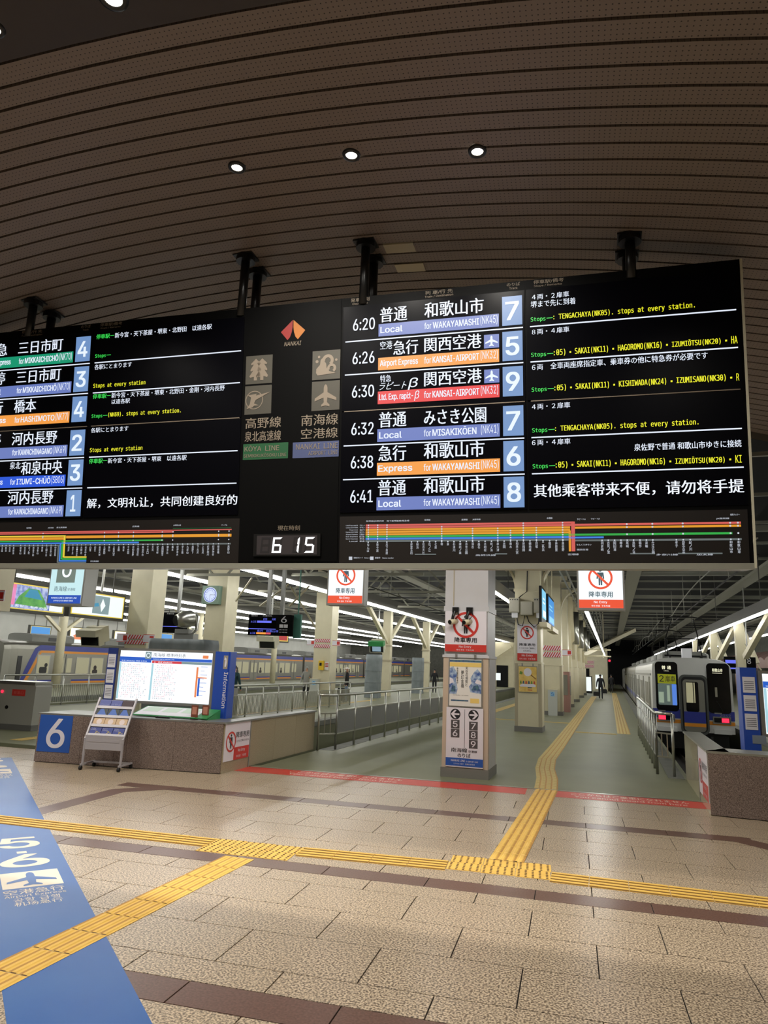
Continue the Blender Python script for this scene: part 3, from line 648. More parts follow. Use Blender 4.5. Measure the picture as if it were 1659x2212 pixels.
# ---- route maps under the screens
for d, (pu0, pu1) in ((0, (-2.69, 1.225)), (D, (-8.2, -3.845))):
    m = M(); m.slab(BF, pu0, pu1, .04, .535, 0, .006); rm = part('route_map_panel', m, mat('map_black', (20, 15, 13), .4), B)
    def bar(col, *rects):
        m = M()
        for u0, u1, v0, v1 in rects: m.rect(BF, u0, u1, v0, v1, .009)
        part('route_line', m, col, rm)
    tx = M(); dots = M()
    if d == 0:
        r0 = .445; st = .0235
        for i, (c, u1) in enumerate((('map_red', -.312), ('map_red', -.335), ('map_orange', -.345), ('map_orange', -.345), ('map_orange', -.345), ('map_green', -.355), ('map_blue', -.355), ('map_grey', -.355))):
            v = .437-i*st; bar(c, (-2.405, u1, v-.010, v+.010))
        bar('map_red', (-.335, -.300, .158, .446), (-.30, 1.166, .404, .424)); bar('map_orange', (-.36, -.340, .158, .36), (-.30, 1.166, .376, .396))
        bar('map_green', (-.355, 1.09, .308, .328)); bar('map_blue', (-.355, -.036, .282, .300)); bar('map_grey', (-.30, 1.166, .254, .272), (-1.88, -1.66, .128, .14), (-.1+.3, .42, .128, .14), (.62, 1.0, .128, .14), (-1.95+.63+.25, -.95, .13, .142))
        N1 = 'なんば 新今宮 天下茶屋 岸里玉出 粉浜 住吉大社 住ノ江 七道 堺 湊 石津川 諏訪ノ森 浜寺公園 羽衣 高石 北助松 松ノ浜 泉大津 忠岡 春木 和泉大宮 岸和田 蛸地蔵 貝塚 二色浜 鶴原 井原里 泉佐野'.split()
        U1 = [-2.375, -2.275, -2.175]+[-1.915+i*(1.5/24) for i in range(25)]
        N2 = '羽倉崎 吉見ノ里 岡田浦 樽井 尾崎 鳥取ノ荘 箱作 淡輪 みさき公園 孝子 和歌山大学前 紀ノ川 和歌山市 和歌山港'.split()
        U2 = [-.052+i*.057 for i in range(9)]+[.61, .67, .73, 1.075, 1.14]
        for nme, u in list(zip(N1, U1))+list(zip(N2, U2)):
            k_ = min(.031, .118/len(nme)); tx.vtext(nme, BF, u, .25, k_*.92, .024, .009, .02); dots.disc(BF, u, .262, .008, .0105, 8)
        for u in U1[:3]: [dots.disc(BF, u, .437-i*st, .008, .0105, 8) for i in range(7)]
        for j, n_ in ((8, 7), (13, 6), (17, 6), (19, 5), (21, 8), (23, 6), (27, 8)): [dots.disc(BF, U1[j], .437-(7-i)*st, .008, .0105, 8) for i in range(n_)]
        for u in (U2[4], U2[8], .67, 1.075, 1.14): [dots.disc(BF, u, v, .009, .0105, 8) for v in (.414, .386, .318)]
        for i, (a, b) in enumerate((('ラピート', 'Ltd.Exp.rapi:t'), ('サザン', 'Ltd.Exp.SOUTHERN'), ('急行', 'Express'), ('急行サザン', 'Express SOUTHERN'), ('空港急行', 'Airport Express'), ('区急', 'Sub Express'), ('準急', 'Semi Express'), ('普通', 'Local'))):
            v = .437-i*st; tx.text(a, BF, -2.47, -2.415, v-.008, v+.009, .009, .02); tx.text(b, BF, -2.62+(.04 if len(b) < 10 else 0), -2.49, v-.007, v+.008, .009, .01)
        for t, u0, u1, v in (('阪堺線/JR環状線', -2.40, -2.21, .472), ('地下鉄堺筋線/阪急線', -2.18, -1.94, .472), ('阪堺線', -1.78, -1.72, .475), ('阪堺線', -1.40, -1.34, .472), ('JR阪和線', -1.29, -1.21, .472), ('水間線', -.565, -.51, .474), ('ラピートα', -.28, -.20, .46), ('ラピートβ', -.15, -.07, .46), ('JR阪和線', .96, 1.07, .445), ('南海フェリー', 1.08, 1.16, .48), ('空港線', -.37, -.27, .12), ('多奈川線', .43, .62, .115), ('加太線', .78, .92, .115), ('りんくうタウン', -.285, -.15, .212), ('関西空港', -.285, -.18, .165), ('路線記号コード　Railway code', -2.53, -2.34, .09), ('駅番号　Station number', -2.30, -2.10, .09), ('高師浜線', -1.26, -1.06, .115)):
            tx.text(t, BF, u0, u1, v, v+.018, .009, .02)
        for u in (-2.565, -2.335): tx.slab(BF, u-.018, u+.018, .078, .112, .0065, .0085)
    else:
        bar('map_red', (-8, -3.935, .408, .420), (-8, -4.645, .388, .404)); bar('map_yellow', (-8, -6.07, .355, .372), (-6.09, -6.065, .11, .372), (-6.07, -5.765, .108, .124))
        bar('map_orange', (-8, -6.09, .318, .350), (-6.06, -3.935, .335, .366)); bar('map_green', (-8, -4.775, .296, .312), (-6.115, -6.094, .09, .312), (-6.1, -5.765, .086, .102)); bar('map_blue', (-8, -5.085, .27, .288), (-6.14, -6.12, .065, .288), (-6.12, -5.765, .064, .08))
        bar('map_grey', (-8, -6.14, .245, .262), (-6.05, -3.94, .25, .266), (-6.165, -6.145, .05, .262), (-6.15, -5.765, .044, .058)); bar('plate_green', (-4.66, -3.94, .428, .438))
        NA = '帝塚山 住吉東 沢ノ町 我孫子前 浅香山 堺東 三国ヶ丘 百舌鳥八幡 中百舌鳥'.split(); NB = '深井 泉ヶ丘 栂・美木多 光明池 和泉中央'.split()
        NC = '白鷺 初芝 萩原天神 北野田 狭山 大阪狭山市 金剛 滝谷 千代田 河内長野 三日市町 美加の台 千早口 天見 紀見峠 林間田園都市 御幸辻 橋本 紀伊清水 学文路 九度山 高野下 下古沢 上古沢 紀伊細川 紀伊神谷 極楽橋'.split()
        S_ = [(n_, -6.685+i*.061) for i, n_ in enumerate(NA)]+[(n_, -6.015+i*.058) for i, n_ in enumerate(NB)]+[(n_, -5.72+i*.0628) for i, n_ in enumerate(NC)]+[('高野山', -3.965)]+[(n_, -6.95+i*.055) for i, n_ in enumerate('玉出 粉浜 住吉 東粉浜'.split())]
        for nme, u in S_:
            k_ = min(.031, .115/len(nme)); tx.vtext(nme, BF, u, .24, k_*.92, .024, .009, .02); dots.disc(BF, u, .257, .007, .0105, 8)
        for u in (-6.38, -5.54, -5.355, -5.16, -4.79, -4.655, -4.09, -3.965): [dots.disc(BF, u, v, .008, .0105, 8) for v in (.396, .36, .345, .304)]
        for t, u0, u1, v in (('阪堺線', -6.62, -6.55, .455), ('JR阪和線', -6.32, -6.24, .452), ('泉北高速線', -6.2, -6.06, .455), ('近鉄線', -5.18, -5.09, .455), ('JR和歌山線', -4.655, -4.56, .46), ('ケーブル', -4.06, -3.99, .455), ('泉北高速線', -5.71, -5.6, .058)): tx.text(t, BF, u0, u1, v, v+.018, .009, .02)
    part('station_names', tx, 'map_white', rm, kind='stuff'); part('stop_dots', dots, 'map_white', rm, kind='stuff')
# ---- hanger poles from the ceiling
for s in (-6.45, -3.57, -2.12, .64):
    for t, r in ((6.72, .05), (7.05, .055)):
        x, y = ST(s, t); z1 = vault(x)
        m = M(); m.tube([(x, y, 5.8), (x, y, z1)], r, 12); pl = part('hanger_pole', m, 'black', B, smooth=True)
        m = M(); m.tube([(x, y, z1-.07), (x, y, z1+.01)], .11, 14); m.box(x-.12, x+.12, y-.1, y+.1, z1-.02, z1+.0); part('ceiling_flange', m, 'black', pl)
# ================================================================== DOWNLIGHTS
def downlight(label, s, t, group, k=1.):
    x, y = ST(s, t); z = vault(x)-(.0 if t > 3.75 else .03)
    T = thing('downlight', label, 'ceiling light', (x, y, z), 0, group)
    m = M(); vs_ = []; n = 24
    for r, dz in ((.085*k, .0), (.08*k, -.018), (.055*k, -.022), (.05*k, -.006)):
        vs_ += [(x+r*math.cos(2*math.pi*i/n), y+r*math.sin(2*math.pi*i/n), z+dz) for i in range(n)]
    m.add(vs_, [(k_*n+i, k_*n+(i+1) % n, (k_+1)*n+(i+1) % n, (k_+1)*n+i) for k_ in range(3) for i in range(n)]); part('trim_ring', m, ['black'], T, smooth=True)
    m = M(); m.tube([(x, y, z+.0), (x, y, z-.008)], .051*k, 20); part('lamp_face', m, 'lamp_warm', T)
    ld = bpy.data.lights.new('downlight_beam', 'SPOT'); ld.energy = SPOT; ld.spot_size = math.radians(165); ld.spot_blend = .7; ld.color = (1, .945, .86); ld.shadow_soft_size = .07
    lo = bpy.data.objects.new('downlight_beam', ld); COL.objects.link(lo); lo.parent = T; lo.location = (0, 0, -.05)
    return T
downlight('round ceiling downlight, leftmost of the three in the slats above the board', -2.99, 5.30, 'downlights in the slats')
downlight('round ceiling downlight, middle one of the three in the slats above the board', -1.86, 5.33, 'downlights in the slats')
downlight('round ceiling downlight, rightmost of the three in the slats above the board', -.72, 5.41, 'downlights in the slats')
downlight('bright ceiling downlight at the top edge in the dark smooth ceiling', -3.05, 3.47, 'downlights in the dark ceiling', 1.25)
downlight('bright ceiling downlight at the far left edge in the dark smooth ceiling', -4.07, 3.47, 'downlights in the dark ceiling')
for i, s in enumerate((-5.3, -4.15, -3.0, -1.86, -.7, .45)):
    downlight(['first', 'second', 'third', 'fourth', 'fifth', 'sixth'][i]+' from the left of the ceiling downlights hidden behind the departure board', s, 9.3, 'downlights behind the board')
for s, t, lab in ((-6.2, 3.47, 'left of the two at the picture edge'), (-.6, 1.2, 'right behind the viewer'), (-3.4, .6, 'left behind the viewer'), (-6.6, .6, 'far left behind the viewer'), (-8.3, 9.3, 'left of the departure board'), (-10.3, 9.3, 'far left of the departure board'), (-9.3, 5.3, 'left of the three above the board'), (-10.9, 7.2, 'far out on the left of the slats'), (1.5, 2.6, 'above the right of the viewer')):  # lamps out of view, added to light the left side and front faces
    downlight('unseen downlight added for fill, '+lab, s, t, 'unseen fill downlights')
# ================================================================== SIGN DRAWING
def pictogram(P, fr, cu, cv, r, w, red, ink, sx=1.):
    """round no-pedestrian sign"""
    m = M(); n = 36
    f2 = Fr(fr.p(cu, cv), fr.u, fr.v); f2.u = fr.u*sx
    m.disc(f2, 0, .62*r, .13*r, w, 14); m.poly(f2, [(-.26*r, .44*r), (.26*r, .44*r), (.32*r, -.1*r), (.2*r, -.1*r), (.16*r, .2*r), (.14*r, -.66*r), (.03*r, -.66*r), (0, -.1*r), (-.03*r, -.66*r), (-.14*r, -.66*r), (-.16*r, .2*r), (-.2*r, -.1*r), (-.32*r, -.1*r)], w)
    part('pedestrian_figure', m, ink, P)
    m = M(); m.arc(f2, 0, 0, .82*r, r, w+.001, 0, 360, n); m.poly(f2, [(-.66*r, .53*r), (-.53*r, .66*r), (.66*r, -.53*r), (.53*r, -.66*r)], w+.002); part('prohibition_ring', m, red, P)
def no_entry(P, fr, w_, h_, sub=False, mats=('white_print', 'red_print', 'print_dark', 'white_print'), d=.02, rr=.31, cv=.66):
    m = M(); m.slab(fr, 0, w_, 0, h_, 0, d); f = part('sign_face', m, mats[0], P)
    b = .175*h_ if not sub else .2*h_
    m = M(); m.slab(fr, 0, w_, 0, b, d, d+.003); part('red_band', m, mats[1], P)
    pictogram(P, fr, w_/2, h_*cv, rr*w_, d+.004, mats[1], mats[2])
    m = M()
    ty = .225*h_ if not sub else .40*h_
    m.text('降車専用', fr, .23*w_ if not sub else .1*w_, .77*w_ if not sub else .9*w_, ty, ty+.125*h_*(w_/h_ if sub else 1)*(1.1 if sub else 1), d+.004, .035)
    if sub: m.text('ここからはご乗車に', fr, .08*w_, .92*w_, .315*h_, .365*h_, d+.004, .01); m.text('なれません', fr, .3*w_, .7*w_, .245*h_, .295*h_, d+.004, .01)
    part('sign_lettering', m, mats[2], P)
    m = M(); m.text('No Entry', fr, .34*w_ if not sub else .22*w_, .64*w_ if not sub else .78*w_, b*.5, b*.86, d+.006, .02); m.text('하차 전용  下车专用', fr, .28*w_ if not sub else .1*w_, .70*w_ if not sub else .9*w_, b*.14, b*.36, d+.006, .012); part('band_lettering', m, mats[3], P)
LITM = ('box_white', 'box_red', 'box_text', 'box_white')

# ================================================================== PILLARS
def pillar(label, x0, x1, y0, dep=.9, zt=6.9, mt='cream', base=.17, case=2.2, name='pillar', panel=True):
    T = thing(name, label, 'pillar', ((x0+x1)/2, y0+dep/2, 0))
    m = M(); m.box(x0, x1, y0, y0+dep, 0, zt); part('shaft', m, mt, T)
    if base: m = M(); m.box(x0-.03, x1+.03, y0-.03, y0+dep+.03, 0, base); part('plinth', m, mat('plinth', (120, 118, 112), .5), T)
    if case:
        m = M(); m.box(x0-.012, x1+.012, y0-.012, y0+dep+.012, base, case-.05); cs = part('casing', m, 'cream_dark' if mt == 'cream' else mat('casing_tan', (190, 172, 152), .5), T)
        m = M(); m.box(x0-.03, x1+.03, y0-.03, y0+dep+.03, case-.05, case); part('ledge', m, mt, T)
        if panel:
            m = M(); m.box(x0+.09, x1-.09, y0-.022, y0-.012, base, case-.06); part('casing_panel', m, mt, cs)
            m = M(); m.box(x1+.012, x1+.022, y0+.09, y0+dep-.09, base, case-.06); part('casing_panel', m, mt, cs)
    return T
P1 = pillar('white square pillar in the middle with cameras, poster and platform numbers 5 to 9', -3.03, -2.2, 13.45, mt='pillar_white')
m = M(); m.box(-3.05, -2.18, 13.43, 14.37, 3.02, 3.12); part('collar', m, 'pillar_white', P1)
m = M(); m.box(-2.87, -2.855, 13.435, 13.45, 3.12, 6.5); part('conduit', m, 'cream_dark', P1)
P2 = pillar('cream pillar behind the middle one, with small no entry sign and junction boxes', -3.02, -2.19, 24.0)
m = M(); m.box(-3.06, -2.15, 23.96, 24.94, 4.52, 4.6); part('capital_ledge', m, 'cream', P2)
P3 = pillar('cream pillar with red striped clearance bands and an S box', -2.98, -2.14, 33.4)
P4 = pillar('cream pillar far down the platform with a shop front beside it', -2.95, -2.14, 38.6, case=1.9, base=0)
# curved brackets springing from the second and third pillar
for P, yb, lab in ((P2, 24.45, 0), (P3, 33.85, 0)):
    for sx in (-1, 1):
        xb = -2.6+sx*.42
        m = M()
        pts = [(xb+sx*(.95-.95*math.cos(a)), yb, 4.6+1.05*math.sin(a)) for a in [math.radians(q) for q in range(0, 91, 10)]]
        for a, b in zip(pts[:-1], pts[1:]): m.bar(a, b, .07, .5, 0, (0, 1, 0))
        part('curved_bracket', m, 'cream', P)
# striped clearance bands
def striped(P, fr, w_, v0, v1, rot=1):
    m = M(); m.slab(fr, 0, w_, v0, v1, .0, .008); bd = part('clearance_band', m, 'white_print', P)
    m = M(); h = v1-v0; n = max(4, int(w_/.1)); st = w_/n
    for i in range(n):
        a = i*st
        m.poly(fr, [(a, v0), (a+st*.5, v0), (min(a+st*.5+h*.6, w_), v1), (min(a+h*.6, w_), v1)], .011)
    part('red_stripes', m, 'red_print', bd)
f3 = Fr((-2.98, 33.37, 0), (1, 0, 0), (0, 0, 1))
striped(P3, f3, .84, 2.82, 3.04); striped(P3, f3, .84, 2.53, 2.75)
def stop_tag(P, fr, u, v):
    m = M(); m.slab(fr, u, u+.42, v, v+.26, 0, .02); t_ = part('stop_plate', m, 'white_print', P)
    m = M(); m.slab(fr, u+.24, u+.39, v+.05, v+.21, .02, .024); m.slab(fr, u, u+.42, v, v+.015, .02, .024); m.slab(fr, u, u+.42, v+.245, v+.26, .02, .024); part('stop_mark', m, 'red_print', t_)
stop_tag(P3, Fr((-2.1, 33.38, 0), (1, 0, 0), (0, 0, 1)), 0, 2.62)
# round columns further on
for i, (y, zc) in enumerate(((41.6, 1.9), (48.6, 1.9), (56.4, 1.9), (62.5, 1.9))):
    T = thing('round_column', ['nearest', 'second', 'third', 'farthest'][i]+' of the round cream columns in a row down the platform', 'pillar', (-2.5, y, 0), 0, 'round columns')
    m = M(); m.tube([(-2.5, y, .0), (-2.5, y, .17)], .5, 20); part('plinth', m, 'plinth', T, smooth=False)
    m = M(); m.tube([(-2.5, y, .17), (-2.5, y, 2.15)], .47, 20); part('casing', m, 'cream', T)
    m = M(); m.box(-2.9, -2.1, y-.4, y+.4, 2.15, 6.9); part('shaft', m, 'cream', T)
    m = M(); m.bar((-2.05, y-.9, 6.0), (-2.0, y+.2, 2.6), .18, .18); part('down_pipe', m, 'cream', T)
    m = M(); m.tube([(-1.9, y, 3.4), (-1.9, y, 5.2)], .22, 12); part('duct', m, 'steel', T, smooth=True)
# pillars on the platform beyond the empty track
PA = pillar('short-looking cream pillar with red striped bands beside the bright white advert', -14.95, -14.15, 19.6, .8, case=0, base=0)
fa = Fr((-14.95, 19.58, 0), (1, 0, 0), (0, 0, 1)); striped(PA, fa, .8, 2.47, 2.6); striped(PA, fa, .8, 2.3, 2.43); stop_tag(PA, fa, -.3, 2.36); stop_tag(PA, fa, .7, 2.36)
PZ = thing('clearance_sign', 'hanging cream clearance box with striped bands and stop plate at the left edge', 'sign', (-14.8, 13.9, 2.92)); m = M(); m.box(-15.1, -14.35, 13.7, 14.2, 2.92, 6.88); part('box', m, 'cream', PZ)
fz = Fr((-15.1, 13.68, 0), (1, 0, 0), (0, 0, 1)); striped(PZ, fz, .75, 3.38, 3.57); striped(PZ, fz, .75, 2.95, 3.16); stop_tag(PZ, fz, .64, 3.14)
PB = pillar('tall cream pillar that carries the square clock', -14.81, -13.95, 24.0, .9, case=0, base=0)
PC = pillar('cream pillar with striped bands, yellow phone box and S box behind the railing', -14.22, -13.32, 33.4, .9, case=0, base=0)
fc = Fr((-14.22, 33.38, 0), (1, 0, 0), (0, 0, 1)); striped(PC, fc, .9, 2.9, 3.07); striped(PC, fc, .9, 2.63, 2.8); stop_tag(PC, fc, -.38, 2.75); stop_tag(PC, fc, 1.0, 2.75)
for y, r in ((43, .25), (53, .25), (63, .25), (73, .25)):
    T = thing('platform_column', 'slim cream steel column on the far side of the empty track, number %d from the clock pillar' % (int((y-33)/10)), 'pillar', (-13.42, y, 0), 0, 'slim columns on the left platform')
    m = M(); m.box(-13.66, -13.17, y, y+.5, 0, 5.2); part('shaft', m, 'cream', T)
    m = M(); m.box(-13.7, -13.13, y-.04, y+.54, 3.0, 3.1); m.box(-13.7, -13.13, y-.04, y+.54, 2.1, 2.2); part('collar', m, 'cream_dark', T)
    m = M(); m.bar((-13.4, y+.2, 3.2), (-13.4, y+4.6, 5.6), .22, .22); part('strut', m, 'cream', T)
    m = M(); m.bar((-13.4, y+.2, 3.2), (-13.4, y-4.6, 5.6), .22, .22); part('strut', m, 'cream', T)
for x, y in ((-29.6, 33.2), (-27.5, 44), (-27.5, 56)):
    T = thing('round_column', 'pale round column standing by the train at the %s' % ('far left' if y < 40 else 'left, %d metres down the platform' % y), 'pillar', (x, y, 0), 0, 'columns by the left train')
    m = M(); m.tube([(x, y, 0), (x, y, 6.9)], .24, 14); part('shaft', m, 'cream', T, smooth=True)
    m = M(); m.bar((x, y, 3.0), (x, y-4, 5.6), .16, .16); part('strut', m, 'cream', T)
    m = M(); m.bar((x, y, 3.0), (x, y+4, 5.6), .16, .16); part('strut', m, 'cream', T)
for i, (x, y) in enumerate(((5.0, 32.0), (5.15, 41), (5.2, 50))):
    T = thing('platform_column', 'cream steel column with V struts right of the white train, '+['nearest', 'second', 'third'][i]+' in its row', 'pillar', (x, y, 0), 0, 'columns on the right platform')
    m = M(); m.box(x-.16, x+.16, y, y+.4, 0, 4.3); part('shaft', m, 'cream', T)
    m = M(); m.bar((x+.1, y-.3, 2.75), (x+.7, y-3.4, 4.6), .2, .2); part('strut', m, 'cream', T)
    m = M(); m.bar((x+.7, y-3.4, 4.6), (x+1.3, y-3.8, 2.6), .2, .2); part('strut', m, 'cream', T)
    m = M(); m.bar((x+.8, y-3.4, 3.6), (x+1.5, y-3.6, 2.3), .06, .06); part('tie_rod', m, 'cream', T)
# ---- on the middle pillar
T = thing('no_entry_sign', 'large square no entry sign on the middle pillar under two cameras', 'sign', (-2.62, 13.42, 2.26)); no_entry(T, Fr((-3.01, 13.428, 2.26), (1, 0, 0), (0, 0, 1)), .79, .76, cv=.66)
T = thing('platform_sign', 'white sign with arrows to platforms 5 6 and 7 8 9 on the middle pillar', 'sign', (-2.62, 13.42, .2)); f = Fr((-2.96, 13.42, .19), (1, 0, 0), (0, 0, 1))
m = M(); m.slab(f, 0, .69, 0, 1.05, 0, .015); part('sign_face', m, 'white_print', T)
m = M(); m.slab(f, 0, .69, .02, .158, .015, .018); part('blue_band', m, 'blue_print', T)
m = M(); m.text('NANKAI LINE', f, .1, .36, .095, .13, .02, .03); m.text('& AIRPORT LINE', f, .38, .6, .095, .12, .02, .02); m.text('난카이선 공항선　南海线 机场线', f, .15, .54, .045, .072, .02, .01); part('band_lettering', m, 'white_print', T)
m = M(); m.disc(f, .17, .93, .095, .018, 24); m.disc(f, .51, .93, .095, .018, 24); part('arrow_disc', m, 'print_dark', T, kind=None)
m = M(); m.slab(f, .342, .348, .33, 1.02, .015, .018); part('divider', m, 'print_dark', T)
for c, sg in ((.17, -1), (.51, 1)):
    m = M(); m.slab(f, c-.075, c+.075, .915, .945, .018, .021); m.poly(f, [(c+sg*.085, .93), (c+sg*.015, 1.005), (c-sg*.025, 1.005), (c+sg*.04, .93), (c-sg*.025, .855), (c+sg*.015, .855)], .0215); part('arrow', m, 'white_print', T)
gk = mat('sign_grey', (78, 74, 76), .5)
for c, v, n_ in ((.17, .675, '5'), (.17, .515, '6'), (.51, .66, '7'), (.51, .50, '8'), (.51, .34, '9')):
    m = M(); m.slab(f, c-.08, c+.08, v, v+.152, .015, .018); q = part('number_tile', m, gk, T); m = M(); m.text(n_, f, c-.045, c+.045, v+.022, v+.13, .021, .05); part('track_number', m, 'white_print', q)
m = M(); m.text('南海線', f, .1, .40, .258, .335, .018, .02); m.text('空港線', f, .42, .58, .262, .305, .018, .015); m.text('のりば', f, .22, .46, .172, .245, .018, .02); part('sign_lettering', m, 'print_dark', T)
def poster(label, fr, w_, h_, kind):
    T = thing('poster', label, 'poster', tuple(fr.p(w_/2, 0)))
    m = M(); m.slab(fr, -.02, w_+.02, -.02, h_+.02, 0, .012); part('frame', m, 'brushed', T)
    for u in (.2, .8): m = M(); m.slab(fr, u*w_-.02, u*w_+.02, h_+.0, h_+.09, .002, .012); m.arc(fr, u*w_, h_+.09, .015, .024, .013, 0, 360, 12); part('hook', m, 'brushed', T)
    bgc = {'blue': mat('poster_white', (222, 220, 214), .5), 'food': mat('poster_food', (216, 176, 84), .5, noise=(9, (228, 200, 120), .2))}[kind]
    m = M(); m.slab(fr, 0, w_, 0, h_, .012, .014); part('sheet', m, bgc, T)
    def blob(col, pts, w): m = M(); m.poly(fr, [(a*w_, b*h_) for a, b in pts], w); part('print', m, col, T)
    if kind == 'blue':
        nb = mat('poster_navy', (46, 66, 120), .5, noise=(22, (80, 120, 120), .2)); bl = mat('poster_blue', (52, 84, 150), .5, noise=(16, (176, 196, 214), .16)); yl = mat('poster_yellow', (226, 196, 110), .5)
        blob(nb, [(0, .94), (1, .94), (1, .985), (0, .985)], .016); blob(yl, [(0, .84), (1, .84), (1, .93), (0, .93)], .016)
        blob(bl, [(0, .25), (.22, .25), (.26, .36), (.2, .55), (.24, .7), (.12, .84), (0, .8)], .016); blob(bl, [(1, .27), (.66, .3), (.62, .42), (.7, .5), (.66, .6), (.78, .74), (.88, .8), (1, .7)], .016)
        blob(nb, [(.05, .3), (.2, .3), (.18, .42), (.08, .44)], .0165); blob(nb, [(.7, .34), (.96, .34), (.9, .46), (.76, .44)], .0165); blob('white_print', [(.0, .46), (.14, .5), (.1, .58), (0, .6)], .017); blob('white_print', [(.8, .5), (1, .46), (1, .54), (.86, .58)], .017)
        blob(yl, [(.66, .07), (.94, .07), (.94, .17), (.66, .17)], .016); blob(nb, [(.05, .1), (.6, .1), (.6, .13), (.05, .13)], .016)
        m = M(); m.vtext('天空の城陸と', fr, .54*w_, .84*h_, .055, .045, .017, .0); m.vtext('夢幻金橋', fr, .41*w_, .76*h_, .075, .055, .017, .0); m.vtext('特別展示開催中', fr, .25*w_, .82*h_, .04, .03, .017, 0); m.text('10.12(土)－12.15(日)', fr, .12*w_, .6*w_, .215*h_, .24*h_, .017, .01); part('poster_lettering', m, 'print_dark', T)
    else:
        wh = 'white_print'; rd = mat('poster_red', (196, 80, 56), .5); gn = mat('poster_green', (110, 146, 60), .5); br_ = mat('poster_brown', (140, 96, 50), .5); nv = mat('poster_navy', (46, 66, 120), .5)
        m = M(); m.disc(fr, .5*w_, .78*h_, .2*h_*.8, .016, 24); part('print', m, wh, T)
        blob(br_, [(.66, .66), (.7, .69), (.97, .53), (.95, .5)], .0165); blob(wh, [(.05, .24), (.2, .32), (.5, .3), (.8, .33), (.97, .25), (.9, .2), (.1, .2)], .016)
        for i, c in enumerate((gn, nv, rd, nv, gn, rd)): blob(c, [(.06+.15*i, .32), (.17+.15*i, .32), (.15+.15*i, .42), (.09+.15*i, .44)], .0168)
        blob(nv, [(.5, .15), (.72, .15), (.72, .19), (.5, .19)], .016); blob(rd, [(.5, .06), (.75, .06), (.75, .09), (.5, .09)], .016); blob(gn, [(.04, .7), (.2, .68), (.22, .78), (.08, .82)], .016)
    return T
poster('framed blue and white Japanese exhibition poster on the middle pillar', Fr((-2.91, 13.415, 1.27), (1, 0, 0), (0, 0, 1)), .6, .85, 'blue')
T = thing('no_entry_sign', 'small grey-white no entry sign on the cream pillar behind', 'sign', (-2.62, 23.95, 2.24)); no_entry(T, Fr((-2.94, 23.965, 2.24), (1, 0, 0), (0, 0, 1)), .64, 1.18, True, cv=.77, rr=.34)
poster('yellow food poster with round plate on the second pillar', Fr((-2.9, 23.955, 1.25), (1, 0, 0), (0, 0, 1)), .58, .80, 'food')
def camera_unit(label, x, y, z):
    T = thing('security_camera', label, 'camera', (x, y, z), 0, 'cameras on the middle pillar')
    m = M(); m.box(x-.04, x+.08, y-.07, y, z+.16, z+.26); part('bracket', m, 'black', T)
    m = M(); m.tube([(x, y-.05, z+.18), (x-.02, y-.08, z+.1), (x-.03, y-.09, z+.03)], .028, 8); part('arm', m, 'black', T)
    m = M(); m.tube([(x+.03, y+.0, z+.0), (x-.06, y-.17, z-.03)], .05, 14); part('body', m, 'cream', T, smooth=True)
    m = M(); m.tube([(x-.06, y-.17, z-.03), (x-.064, y-.178, z-.032)], .042, 14); part('lens', m, 'black', T)
    m = M(); m.tube([(x+.06, y-.03, z+.2), (x+.09, y-.06, z+.12), (x+.05, y-.08, z+.06), (x, y-.05, z+.02)], .008, 6); part('cable', m, 'black', T)
camera_unit('white bullet camera on the middle pillar, left one of the pair', -2.83, 13.43, 2.83)
camera_unit('white bullet camera on the middle pillar, right one of the pair', -2.56, 13.43, 2.83)
# ---- boxes and cables on the second pillar
for x0, x1, z0, z1, lab in ((-3.18, -2.84, 3.79, 4.27, 'left'), (-2.81, -2.41, 3.71, 4.15, 'middle'), (-2.38, -2.06, 3.79, 4.27, 'right')):
    T = thing('junction_box', '%s grey cable box mounted high on the second cream pillar' % lab, 'electrical box', ((x0+x1)/2, 23.85, z0), 0, 'cable boxes on the second pillar')
    m = M(); m.box(x0, x1, 23.72, 23.985, z0, z1); part('box', m, 'khaki', T)
    m = M(); m.box(x0+.02, x1-.02, 23.70, 23.72, z0+.02, z1-.02); part('lid', m, mat('box_lid', (180, 176, 160), .5), T)
    if lab != 'middle':
        m = M(); [m.disc(Fr((x0, 23.695, z1-.06), (1, 0, 0), (0, 0, 1)), .05+i*.075, 0, .022, 0, 10) for i in range(4)]; part('cable_gland', m, 'black', T)
        m = M(); m.box(x0+.08, x1-.06, 23.75, 23.95, z0-.17, z0); part('radio_unit', m, 'white', T)
m = M(); m.tube([(-2.95, 23.9, 3.62), (-2.9, 23.85, 3.4), (-2.75, 23.82, 3.36), (-2.68, 23.86, 3.7)], .018, 6); m.tube([(-2.62, 23.86, 3.7), (-2.55, 23.85, 3.5), (-2.38, 23.82, 3.32), (-2.24, 23.85, 3.45), (-2.22, 23.88, 3.7)], .018, 6); m.tube([(-2.9, 23.9, 4.27), (-2.8, 23.92, 4.36), (-2.62, 23.94, 4.5), (-2.6, 23.95, 5.2)], .018, 6)
solo('cable_loops', m, 'black', 'black cable loops hanging below the boxes on the second pillar', 'cable')
